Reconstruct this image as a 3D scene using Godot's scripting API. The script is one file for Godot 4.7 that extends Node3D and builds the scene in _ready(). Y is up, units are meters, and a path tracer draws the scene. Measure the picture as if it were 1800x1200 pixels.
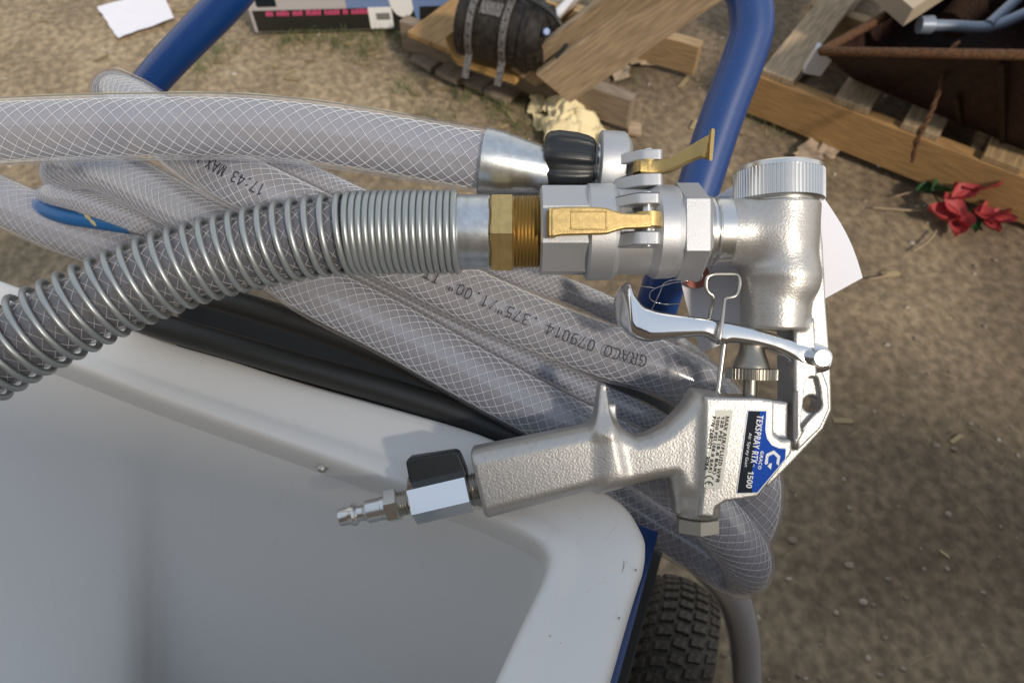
extends Node3D
# A texture sprayer seen from above: spray gun and hoses lying over the cart, hopper below, yard with pallets behind.
# Near things are modelled in millimetre-like units (U metres each) in the tilted plane in which the gun lies (RIG); the rest is in metres.

const PITCH := 56.0
const U := 0.000336
var RIG: Transform3D
var offs := {}
var taken := {}
var rng := RandomNumberGenerator.new()
var mats := {}

class M:
	var v := PackedVector3Array()
	var n := PackedVector3Array()
	var uv := PackedVector2Array()
	var c := PackedColorArray()
	var i := PackedInt32Array()
	func vert(p: Vector3, q: Vector3, t := Vector2.ZERO) -> int:
		v.append(p)
		n.append(q)
		uv.append(t)
		return v.size() - 1
	func tri(a: int, b: int, d: int) -> void:
		i.append(a)
		i.append(b)
		i.append(d)
	func quad(a: int, b: int, d: int, e: int) -> void:
		tri(a, b, d)
		tri(a, d, e)
	func face(pts: Array, t := Vector2.ONE) -> void:
		# a flat polygon (fan)
		var q: Vector3 = (pts[1] - pts[0]).cross(pts[2] - pts[0]).normalized()
		var first := v.size()
		for k in pts.size():
			vert(pts[k], q, Vector2(pts[k].x, pts[k].y) * t)
		for k in range(1, pts.size() - 1):
			tri(first, first + k, first + k + 1)
	func build(off: Vector3, sc: float) -> ArrayMesh:
		var w := PackedVector3Array()
		w.resize(v.size())
		for k in v.size():
			w[k] = (v[k] - off) * sc
		for k in range(0, i.size(), 3):
			var a := i[k]
			var b := i[k + 1]
			var d := i[k + 2]
			if (w[b] - w[a]).cross(w[d] - w[a]).dot(n[a] + n[b] + n[d]) > 0.0:
				i[k + 1] = d
				i[k + 2] = b
		var arr := []
		arr.resize(Mesh.ARRAY_MAX)
		arr[Mesh.ARRAY_VERTEX] = w
		arr[Mesh.ARRAY_NORMAL] = n
		arr[Mesh.ARRAY_TEX_UV] = uv
		if c.size() == v.size():
			arr[Mesh.ARRAY_COLOR] = c
		arr[Mesh.ARRAY_INDEX] = i
		var am := ArrayMesh.new()
		am.add_surface_from_arrays(Mesh.PRIMITIVE_TRIANGLES, arr)
		return am

# ---------------------------------------------------------------- naming and tagging
func numbered(called: String) -> String:
	var k: int = taken.get(called, 0)
	taken[called] = k + 1
	return called if k == 0 else "%s_%03d" % [called, k]

func tags(o: Node3D, label: String, category: String, group := "", kind := "") -> void:
	if label:
		o.set_meta("label", label)
	if category:
		o.set_meta("category", category)
	if group:
		o.set_meta("group", group)
	if kind:
		o.set_meta("kind", kind)

func rig_thing(called: String, label: String, category: String, base: Vector3, group := "") -> Node3D:
	var o := Node3D.new()
	o.name = numbered(called)
	add_child(o)
	o.transform = RIG * Transform3D(Basis(), base * U)
	tags(o, label, category, group)
	offs[o] = [base, U]
	return o

func thing(called: String, label: String, category: String, base: Vector3, group := "") -> Node3D:
	var o := Node3D.new()
	o.name = numbered(called)
	add_child(o)
	o.position = base
	tags(o, label, category, group)
	offs[o] = [base, 1.0]
	return o

func part(parent: Node3D, called: String, m: M, material: Material, stuff := false) -> MeshInstance3D:
	var o := MeshInstance3D.new()
	o.name = called
	var f: Array = offs[parent]
	o.mesh = m.build(f[0], f[1])
	o.material_override = material
	parent.add_child(o, true)
	offs[o] = f
	if stuff:
		o.set_meta("kind", "stuff")
	return o

func solo(called: String, m: M, material: Material, label: String, category: String, base: Vector3, group := "", kind := "") -> MeshInstance3D:
	var o := MeshInstance3D.new()
	o.name = numbered(called)
	o.mesh = m.build(base, 1.0)
	o.material_override = material
	add_child(o)
	o.position = base
	tags(o, label, category, group, kind)
	offs[o] = [base, 1.0]
	return o

# ---------------------------------------------------------------- shapes
func smooth(p: Array, step: float) -> PackedVector3Array:
	var o := PackedVector3Array()
	for k in p.size() - 1:
		var a: Vector3 = p[maxi(k - 1, 0)]
		var b: Vector3 = p[k]
		var d: Vector3 = p[k + 1]
		var e: Vector3 = p[mini(k + 2, p.size() - 1)]
		if k == 0:
			a = b * 2.0 - d
		if k + 2 >= p.size():
			e = d * 2.0 - b
		var steps := maxi(1, int(ceil((d - b).length() / step)))
		for s in steps:
			o.append(b.cubic_interpolate(d, a, e, float(s) / steps))
	o.append(p[p.size() - 1])
	return o

func frames(p: PackedVector3Array, hint := Vector3(0, 0, 1)) -> Array:
	var t := PackedVector3Array()
	var nn := PackedVector3Array()
	var bb := PackedVector3Array()
	var s := PackedFloat32Array()
	var last := p.size() - 1
	var run := 0.0
	for k in p.size():
		var d: Vector3 = (p[mini(k + 1, last)] - p[maxi(k - 1, 0)]).normalized()
		t.append(d)
		if k > 0:
			run += (p[k] - p[k - 1]).length()
		s.append(run)
		var q: Vector3 = hint if k == 0 else nn[k - 1]
		q = q - d * q.dot(d)
		if q.length() < 0.01:
			q = Vector3(1, 0, 0) - d * d.x
		q = q.normalized()
		nn.append(q)
		bb.append(d.cross(q))
	return [t, nn, bb, s]

func tube(m: M, p: PackedVector3Array, rad, sides: int, caps := true) -> void:
	var f := frames(p)
	var first := m.v.size()
	for k in p.size():
		var r: float = rad if not rad is Array else rad[k]
		for j in sides + 1:
			var a := TAU * j / sides
			var q: Vector3 = f[1][k] * cos(a) + f[2][k] * sin(a)
			m.vert(p[k] + q * r, q, Vector2(f[3][k], a))
	for k in p.size() - 1:
		for j in sides:
			var a := first + k * (sides + 1) + j
			m.quad(a, a + 1, a + sides + 2, a + sides + 1)
	if caps:
		for e in [0, p.size() - 1]:
			var r: float = rad if not rad is Array else rad[e]
			var q: Vector3 = f[0][e] * (-1.0 if e == 0 else 1.0)
			var ctr := m.vert(p[e], q)
			var ring := m.v.size()
			for j in sides + 1:
				var a := TAU * j / sides
				m.vert(p[e] + (f[1][e] * cos(a) + f[2][e] * sin(a)) * r, q)
			for j in sides:
				m.tri(ctr, ring + j, ring + j + 1)

func bar(m: M, a: Vector3, b: Vector3, r: float, sides := 10) -> void:
	tube(m, PackedVector3Array([a, b]), r, sides)

func braid(m: M, p: PackedVector3Array, r: float, count: int, lead: float, sr: float) -> void:
	var f := frames(p)
	for way in [-1.0, 1.0]:
		for j in count:
			var first := m.v.size()
			for k in p.size():
				var a: float = way * TAU * f[3][k] / lead + TAU * j / count + (0.0 if way > 0 else 0.1)
				var er: Vector3 = f[1][k] * cos(a) + f[2][k] * sin(a)
				var et: Vector3 = f[2][k] * cos(a) - f[1][k] * sin(a)
				var q: Vector3 = p[k] + er * (r + (0.35 * sr if way > 0 else -0.35 * sr))
				m.vert(q + er * sr * 0.8, er)
				m.vert(q + et * sr * 1.1 - er * sr * 0.3, (et - er * 0.2).normalized())
				m.vert(q - et * sr * 1.1 - er * sr * 0.3, (-et - er * 0.2).normalized())
			for k in p.size() - 1:
				var b := first + k * 3
				m.quad(b, b + 1, b + 4, b + 3)
				m.quad(b, b + 2, b + 5, b + 3)

func perp(d: Vector3, hint := Vector3(0, 0, 1)) -> Array:
	var q := hint - d * hint.dot(d)
	if q.length() < 0.05:
		q = Vector3(1, 0, 0) - d * d.x
	q = q.normalized()
	return [q, d.cross(q)]

func lathe(m: M, o: Vector3, d: Vector3, prof: Array, sides := 48, crease := 0.8, hint := Vector3(0, 0, 1)) -> void:
	# prof: Vector2(height along d, radius)
	d = d.normalized()
	var pq := perp(d, hint)
	var sn := []
	for k in prof.size() - 1:
		var e: Vector2 = prof[k + 1] - prof[k]
		sn.append(Vector2(-e.y, e.x).normalized())
	for k in prof.size() - 1:
		var na: Vector2 = sn[k]
		var nb: Vector2 = sn[k]
		if k > 0 and sn[k - 1].dot(sn[k]) > crease:
			na = (sn[k - 1] + sn[k]).normalized()
		if k + 1 < sn.size() and sn[k + 1].dot(sn[k]) > crease:
			nb = (sn[k + 1] + sn[k]).normalized()
		var first := m.v.size()
		for j in sides + 1:
			var a := TAU * j / sides
			var q: Vector3 = pq[0] * cos(a) + pq[1] * sin(a)
			m.vert(o + d * prof[k].x + q * prof[k].y, q * na.y + d * na.x, Vector2(prof[k].x, a))
			m.vert(o + d * prof[k + 1].x + q * prof[k + 1].y, q * nb.y + d * nb.x, Vector2(prof[k + 1].x, a))
		for j in sides:
			var b := first + j * 2
			m.quad(b, b + 1, b + 3, b + 2)

func nut(m: M, o: Vector3, d: Vector3, h: float, r: float, sides := 6, cham := 3.0, turn := 0.0, hint := Vector3(0, 0, 1)) -> void:
	# a many-sided nut whose corners are chamfered, faces flat
	d = d.normalized()
	var pq := perp(d, hint)
	var rows := [Vector2(0, 0), Vector2(0, r - cham), Vector2(cham * 0.6, r), Vector2(h - cham * 0.6, r), Vector2(h, r - cham), Vector2(h, 0)]
	for j in sides:
		var a0 := TAU * (j + turn) / sides
		var a1 := TAU * (j + 1 + turn) / sides
		var q0: Vector3 = pq[0] * cos(a0) + pq[1] * sin(a0)
		var q1: Vector3 = pq[0] * cos(a1) + pq[1] * sin(a1)
		for k in rows.size() - 1:
			var a: Vector3 = o + d * rows[k].x + q0 * rows[k].y
			var b: Vector3 = o + d * rows[k].x + q1 * rows[k].y
			var e: Vector3 = o + d * rows[k + 1].x + q1 * rows[k + 1].y
			var f: Vector3 = o + d * rows[k + 1].x + q0 * rows[k + 1].y
			var nn: Vector3 = (e - a).cross(f - b).normalized()
			if nn.dot((q0 + q1) * (0.2 if rows[k].y > 0.1 and rows[k + 1].y > 0.1 else 0.0) + d * (-1.0 if k < 2 else (1.0 if k > 2 else 0.0))) < 0.0:
				nn = -nn
			var s := m.vert(a, nn)
			m.vert(b, nn)
			m.vert(e, nn)
			m.vert(f, nn)
			m.quad(s, s + 1, s + 2, s + 3)

func fluted(m: M, o: Vector3, d: Vector3, h0: float, h1: float, r: float, count: int, depth: float, hint := Vector3(0, 0, 1)) -> void:
	d = d.normalized()
	var pq := perp(d, hint)
	var pts := []
	for j in count * 4:
		var a := TAU * j / (count * 4)
		pts.append((pq[0] * cos(a) + pq[1] * sin(a)) * (r if j % 4 < 2 else r - depth))
	for j in pts.size():
		var a: Vector3 = pts[j]
		var b: Vector3 = pts[(j + 1) % pts.size()]
		var nn := (b - a).cross(d).normalized()
		if nn.dot(a) < 0.0 and absf(nn.dot(a.normalized())) > 0.2:
			nn = -nn
		var s := m.vert(o + a + d * h0, nn)
		m.vert(o + b + d * h0, nn)
		m.vert(o + b + d * h1, nn)
		m.vert(o + a + d * h1, nn)
		m.i.append_array(PackedInt32Array([s, s + 1, s + 2, s, s + 2, s + 3]))

func inset(p: PackedVector2Array, by: float) -> PackedVector2Array:
	# moves each corner inward by the mitre of its two edges; p runs anticlockwise
	var o := PackedVector2Array()
	for k in p.size():
		var a := (p[k] - p[(k + p.size() - 1) % p.size()]).normalized()
		var b := (p[(k + 1) % p.size()] - p[k]).normalized()
		var na := Vector2(-a.y, a.x)
		var nb := Vector2(-b.y, b.x)
		var q := na + nb
		var l := maxf(q.length_squared() * 0.5, 0.35)
		o.append(p[k] + q * by / l)
	return o

func ccw(p: PackedVector2Array) -> PackedVector2Array:
	if Geometry2D.is_polygon_clockwise(p):
		p.reverse()
	return p

func prism(m: M, poly: PackedVector2Array, z0: float, z1: float, bev := 1.0, xf := Transform3D(), rounds := 2, shift := PackedVector2Array()) -> void:
	# an outline in x and y drawn out from z0 to z1 with rounded rims; shift moves each corner of the far (z0) outline
	var was_cw := Geometry2D.is_polygon_clockwise(poly)
	var p := poly.duplicate()
	var sh := shift.duplicate()
	if was_cw:
		p.reverse()
		sh.reverse()
	var back := p.duplicate()
	for k in sh.size():
		back[k] += sh[k]
	var cnt := p.size()
	var rings := []
	var tilt := []
	for e in 2:
		for k in rounds + 1:
			var a := PI / 2 * (k if e == 1 else rounds - k) / float(rounds)
			# a = 0 on the side wall, PI/2 on the cap
			var by := bev * (1.0 - cos(a))
			rings.append([inset(back if e == 0 else p, by), (z0 + bev - bev * sin(a)) if e == 0 else (z1 - bev + bev * sin(a))])
			tilt.append(a * (-1.0 if e == 0 else 1.0))
	for j in cnt:
		var j2 := (j + 1) % cnt
		var ed := (p[j2] - p[j]).normalized()
		var pre := (p[j] - p[(j + cnt - 1) % cnt]).normalized()
		var nxt := (p[(j2 + 1) % cnt] - p[j2]).normalized()
		var n0 := Vector2(ed.y, -ed.x)
		var na := n0
		var nb := n0
		if pre.dot(ed) > 0.78:
			na = (n0 + Vector2(pre.y, -pre.x)).normalized()
		if nxt.dot(ed) > 0.78:
			nb = (n0 + Vector2(nxt.y, -nxt.x)).normalized()
		var first := m.v.size()
		for k in rings.size():
			var q: PackedVector2Array = rings[k][0]
			var z: float = rings[k][1]
			var t: float = tilt[k]
			m.vert(xf * Vector3(q[j].x, q[j].y, z), xf.basis * Vector3(na.x * cos(t), na.y * cos(t), sin(t)), Vector2(q[j].x, q[j].y))
			m.vert(xf * Vector3(q[j2].x, q[j2].y, z), xf.basis * Vector3(nb.x * cos(t), nb.y * cos(t), sin(t)), Vector2(q[j2].x, q[j2].y))
		for k in rings.size() - 1:
			var b := first + k * 2
			m.quad(b, b + 1, b + 3, b + 2)
	for e in [0, rings.size() - 1]:
		var q: PackedVector2Array = rings[e][0]
		var ids := Geometry2D.triangulate_polygon(q)
		if ids.is_empty():
			q = back if e == 0 else p
			ids = Geometry2D.triangulate_polygon(q)
		var first := m.v.size()
		for k in cnt:
			m.vert(xf * Vector3(q[k].x, q[k].y, rings[e][1]), xf.basis * Vector3(0, 0, -1.0 if e == 0 else 1.0), q[k])
		for k in ids.size():
			m.i.append(first + ids[k])

func round_poly(p: PackedVector2Array, r: float, steps := 4) -> PackedVector2Array:
	# rounds each corner of an outline
	var o := PackedVector2Array()
	for k in p.size():
		var a := p[(k + p.size() - 1) % p.size()]
		var b := p[k]
		var d := p[(k + 1) % p.size()]
		var l := minf(r, minf((a - b).length(), (d - b).length()) * 0.45)
		var s := b + (a - b).normalized() * l
		var e := b + (d - b).normalized() * l
		for j in steps + 1:
			var t := float(j) / steps
			o.append(s.lerp(b, t).lerp(b.lerp(e, t), t))
	return o

func curve_poly(p: PackedVector2Array, step: float) -> PackedVector2Array:
	var o := PackedVector2Array()
	var cnt := p.size()
	for k in cnt:
		var steps := maxi(1, int((p[(k + 1) % cnt] - p[k]).length() / step))
		for s in steps:
			o.append(p[k].cubic_interpolate(p[(k + 1) % cnt], p[(k + cnt - 1) % cnt], p[(k + 2) % cnt], float(s) / steps))
	return o

func rect(w: float, h: float) -> PackedVector2Array:
	return PackedVector2Array([Vector2(-w / 2, -h / 2), Vector2(w / 2, -h / 2), Vector2(w / 2, h / 2), Vector2(-w / 2, h / 2)])

func grid(m: M, rows: Array, uvs := Vector2.ONE, flip := false) -> void:
	# a smooth sheet through rows of points
	var h := rows.size()
	var w: int = rows[0].size()
	var first := m.v.size()
	for y in h:
		for x in w:
			var du: Vector3 = rows[y][mini(x + 1, w - 1)] - rows[y][maxi(x - 1, 0)]
			var dv: Vector3 = rows[mini(y + 1, h - 1)][x] - rows[maxi(y - 1, 0)][x]
			var q := du.cross(dv).normalized()
			m.vert(rows[y][x], -q if flip else q, Vector2(float(x) / (w - 1), float(y) / (h - 1)) * uvs)
	for y in h - 1:
		for x in w - 1:
			var a := first + y * w + x
			m.quad(a, a + 1, a + w + 1, a + w)

func plank(m: M, a: Vector3, b: Vector3, width: float, thick: float, up := Vector3.UP, bev := 0.002) -> void:
	# a board from a to b along the middle of its top face; u runs along the grain
	var l := (b - a).length()
	var x := (b - a).normalized()
	var y := up.cross(x).normalized()
	var z := x.cross(y)
	var xf := Transform3D(Basis(x, y, z), (a + b) / 2.0)
	var first := m.v.size()
	var k := bev
	for s in 6:
		var ax: int = s / 2
		var sg := 1.0 if s % 2 else -1.0
		var dims := [l / 2, width / 2, thick / 2]
		var u: int = (ax + 1) % 3
		var w: int = (ax + 2) % 3
		var ids := []
		for c2 in [[-1, -1], [1, -1], [1, 1], [-1, 1]]:
			var p := Vector3.ZERO
			p[ax] = dims[ax] * sg
			p[u] = (dims[u] - k) * c2[0]
			p[w] = (dims[w] - k) * c2[1]
			var q := Vector3.ZERO
			q[ax] = sg
			p.z -= thick / 2
			var t := Vector2(p.x, p.y + p.z * 1.7) + Vector2(a.x, a.z) * 3.1
			if ax == 0:
				t = Vector2(p.z * 0.3, p.y) + Vector2(a.z, a.x) * 2.3
			ids.append(m.vert(xf * p, xf.basis * q, t))
		m.quad(ids[0], ids[1], ids[2], ids[3])
	# chamfers join the six faces
	for e in [[0, 1], [1, 2], [0, 2]]:
		for s0 in [-1.0, 1.0]:
			for s1 in [-1.0, 1.0]:
				var o: int = 3 - e[0] - e[1]
				var dims := [l / 2, width / 2, thick / 2]
				var q := Vector3.ZERO
				q[e[0]] = s0
				q[e[1]] = s1
				q = q.normalized()
				var ids := []
				for c2 in [[0, -1], [0, 1], [1, 1], [1, -1]]:
					var p := Vector3.ZERO
					p[e[0]] = (dims[e[0]] - (k if c2[0] else 0.0)) * s0
					p[e[1]] = (dims[e[1]] - (0.0 if c2[0] else k)) * s1
					p[o] = (dims[o] - k) * c2[1]
					p.z -= thick / 2
					ids.append(m.vert(xf * p, xf.basis * q, Vector2(p.x, p.y + p.z * 1.7) + Vector2(a.x, a.z) * 3.1))
				m.quad(ids[0], ids[1], ids[2], ids[3])

func lettering(text: String, length: float, height: float, bold := true, mono := false, serif := false) -> M:
	# flat raised letters from the origin along x, capitals of the given height, fitted to the length
	var tm := TextMesh.new()
	var sf := SystemFont.new()
	sf.font_names = PackedStringArray(["Droid Sans Mono" if mono else ("Droid Serif" if serif else "Droid Sans")])
	sf.font_weight = 700 if bold else 400
	tm.font = sf
	tm.font_size = 64
	tm.pixel_size = 0.01
	tm.depth = 0.02
	tm.curve_step = 2.0
	tm.text = text
	tm.horizontal_alignment = HORIZONTAL_ALIGNMENT_LEFT
	tm.vertical_alignment = VERTICAL_ALIGNMENT_BOTTOM
	var m := M.new()
	for s in tm.get_surface_count():
		var arr := tm.surface_get_arrays(s)
		var first := m.v.size()
		m.v.append_array(arr[Mesh.ARRAY_VERTEX])
		m.n.append_array(arr[Mesh.ARRAY_NORMAL])
		var ids: PackedInt32Array = arr[Mesh.ARRAY_INDEX] if arr[Mesh.ARRAY_INDEX] != null else PackedInt32Array(range(arr[Mesh.ARRAY_VERTEX].size()))
		for k in ids:
			m.i.append(first + k)
	var lo := Vector3(1e9, 1e9, 1e9)
	var hi := -lo
	for p in m.v:
		lo = lo.min(p)
		hi = hi.max(p)
	var size := hi - lo
	for k in m.v.size():
		var p := m.v[k] - lo
		m.v[k] = Vector3(p.x / maxf(size.x, 0.001) * length, p.y / maxf(size.y, 0.001) * height, p.z / maxf(size.z, 0.001))
		m.uv.append(Vector2.ZERO)
	return m

func place(m: M, src: M, xf: Transform3D) -> void:
	var first := m.v.size()
	for k in src.v.size():
		m.vert(xf * src.v[k], (xf.basis * src.n[k]).normalized(), src.uv[k])
	for k in src.i:
		m.i.append(first + k)

func on_hose(m: M, src: M, p: PackedVector3Array, r: float, s0: float, turn: float, way: float, high: float) -> void:
	# wraps flat lettering round a hose: x runs along it from s0, y round it
	var f := frames(p)
	var s: PackedFloat32Array = f[3]
	for k in p.size():
		# round the hose, zero is always the side towards the viewer
		f[1][k] = (Vector3(0, 0, 1) - f[0][k] * f[0][k].z).normalized()
		f[2][k] = f[0][k].cross(f[1][k])
	var first := m.v.size()
	for k in src.v.size():
		var q := src.v[k]
		var at := clampf(s0 + way * q.x, 0.0, s[s.size() - 1] - 0.01)
		var j := s.bsearch(at)
		j = clampi(j, 1, s.size() - 1)
		var t := (at - s[j - 1]) / maxf(s[j] - s[j - 1], 0.0001)
		var c0: Vector3 = p[j - 1].lerp(p[j], t)
		var e0: Vector3 = f[1][j - 1].lerp(f[1][j], t).normalized()
		var e1: Vector3 = f[2][j - 1].lerp(f[2][j], t).normalized()
		var a := turn - way * q.y / r
		var er := e0 * cos(a) + e1 * sin(a)
		m.vert(c0 + er * (r + q.z * high), er)
	for k in src.i:
		m.i.append(first + k)

# ---------------------------------------------------------------- materials
func noise_tex(freq: float, octaves: int, size := 256, type := FastNoiseLite.TYPE_SIMPLEX, lo := 0.0, hi := 1.0, seed_ := 1, stretch := 1.0) -> ImageTexture:
	# seamless noise as a grey picture; stretch lengthens it along x
	var fn := FastNoiseLite.new()
	fn.noise_type = type
	fn.frequency = freq
	fn.fractal_type = FastNoiseLite.FRACTAL_FBM if octaves > 1 else FastNoiseLite.FRACTAL_NONE
	fn.fractal_octaves = octaves
	fn.seed = seed_
	var im := fn.get_seamless_image(size, size, false, false, 0.15, true)
	im.convert(Image.FORMAT_RGB8)
	for y in size:
		for x in size:
			var g: float = lerpf(lo, hi, im.get_pixel(x, y).r)
			im.set_pixel(x, y, Color(g, g, g))
	return ImageTexture.create_from_image(im)

func lin(r: float, g: float, b: float) -> Color:
	return Color(r, g, b).linear_to_srgb()

func mat(called: String, c: Color, rough: float, metal := 0.0, bump: Texture2D = null, bump_cm := 0.0, scale := 1.0) -> StandardMaterial3D:
	var m := StandardMaterial3D.new()
	m.resource_name = called
	m.albedo_color = c
	m.roughness = rough
	m.metallic = metal
	if bump:
		m.heightmap_enabled = true
		m.heightmap_texture = bump
		m.heightmap_scale = bump_cm
		m.uv1_triplanar = true
		m.uv1_scale = Vector3.ONE * scale
	mats[called] = m
	return m

# ---------------------------------------------------------------- the cast body of the gun, as a distance field
var block_front: PackedVector2Array
var block_left: PackedVector2Array
var neck: PackedVector2Array
var spine: PackedVector2Array
var web: PackedVector2Array
var plate: PackedVector2Array
var lug: PackedVector2Array
var lug_hollow: PackedVector2Array
var pocket: PackedVector2Array

func gun_outlines() -> void:
	block_front = PackedVector2Array([Vector2(326.4, -93.1), Vector2(417.6, -95), Vector2(475.2, -103.7), Vector2(473.3, -189.1), Vector2(415.7, -263), Vector2(359, -271.7), Vector2(344.6, -281.3), Vector2(340.8, -298.6), Vector2(315.8, -295.7), Vector2(322.6, -240)])
	block_left = PackedVector2Array([Vector2(316.8, -86.6), Vector2(354.2, -90.5), Vector2(356.2, -300.1), Vector2(285.4, -298.2), Vector2(279.5, -246), Vector2(287.3, -157.4)])
	neck = PackedVector2Array([Vector2(148.8, -150.8), Vector2(183.5, -142.8), Vector2(200.4, -155.7), Vector2(214.3, -164.7), Vector2(234.1, -161.7), Vector2(263.9, -145.8), Vector2(302.6, -108.1), Vector2(321.4, -85.3), Vector2(359.1, -95.2), Vector2(359.1, -257.9), Vector2(285.7, -259.9), Vector2(275.8, -234.1), Vector2(248, -238.1), Vector2(198.4, -250), Vector2(148.8, -261.9)])
	spine = PackedVector2Array([Vector2(483.1, 24.4), Vector2(519.2, 39), Vector2(523.1, -48.8), Vector2(523.1, -117.1), Vector2(483.1, -185.4)])
	web = PackedVector2Array([Vector2(420.2, 128.5), Vector2(531, 202.7), Vector2(522.1, 118.7), Vector2(515.2, 0), Vector2(526, -39.6), Vector2(488.5, -118.7), Vector2(488.5, 15.8), Vector2(435.1, 24.7)])
	plate = PackedVector2Array([Vector2(493.9, 229.8), Vector2(541.3, 226.8), Vector2(547.3, 168.3), Vector2(552.4, 67.5), Vector2(560.4, -40.3), Vector2(562.5, -120), Vector2(547.3, -154.2), Vector2(489.9, -215.7), Vector2(448.6, -257), Vector2(403.2, -201.6), Vector2(483.8, -121), Vector2(500, 0), Vector2(483.8, 121)])
	lug = PackedVector2Array([Vector2(490.4, -54.4), Vector2(534, -39.6), Vector2(548.8, -79.1), Vector2(549.8, -117.7), Vector2(534.9, -150.3), Vector2(493.4, -190.8), Vector2(490.4, -158.2)])
	lug_hollow = PackedVector2Array([Vector2(502.8, -70.8), Vector2(510.7, -60), Vector2(527.4, -62), Vector2(533.3, -88.6), Vector2(532.3, -114.1), Vector2(496.9, -154.5), Vector2(495, -143.7)])
	pocket = PackedVector2Array([Vector2(444.3, -86.5), Vector2(485.6, -86.5), Vector2(485.6, -165.4), Vector2(454.8, -165.4), Vector2(443.3, -155.8)])

func sd_poly(q: Vector2, p: PackedVector2Array) -> float:
	var d := (q - p[0]).length_squared()
	var s := 1.0
	var j := p.size() - 1
	for k in p.size():
		var e := p[j] - p[k]
		var w := q - p[k]
		var b := w - e * clampf(w.dot(e) / e.length_squared(), 0.0, 1.0)
		d = minf(d, b.length_squared())
		var c0 := q.y >= p[k].y
		var c1 := q.y < p[j].y
		var c2 := e.x * w.y > e.y * w.x
		if (c0 and c1 and c2) or (not c0 and not c1 and not c2):
			s = -s
		j = k
	return s * sqrt(d)

func slab(d2: float, dz: float, r: float) -> float:
	var a := d2 + r
	var b := dz + r
	return minf(maxf(a, b), 0.0) + Vector2(maxf(a, 0.0), maxf(b, 0.0)).length() - r

func smin(a: float, b: float, k: float) -> float:
	var h := maxf(k - absf(a - b), 0.0) / k
	return minf(a, b) - h * h * k * 0.25

func smax(a: float, b: float, k: float) -> float:
	return -smin(-a, -b, k)

func cyl(p: Vector3, a: Vector3, b: Vector3, ra: float, rb: float, r: float) -> float:
	var ax := b - a
	var l := ax.length()
	ax /= l
	var w := p - a
	var h := w.dot(ax)
	var rad := lerpf(ra, rb, clampf(h / l, 0.0, 1.0))
	return slab((w - ax * h).length() - rad, absf(h - l / 2) - l / 2, r)

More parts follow.
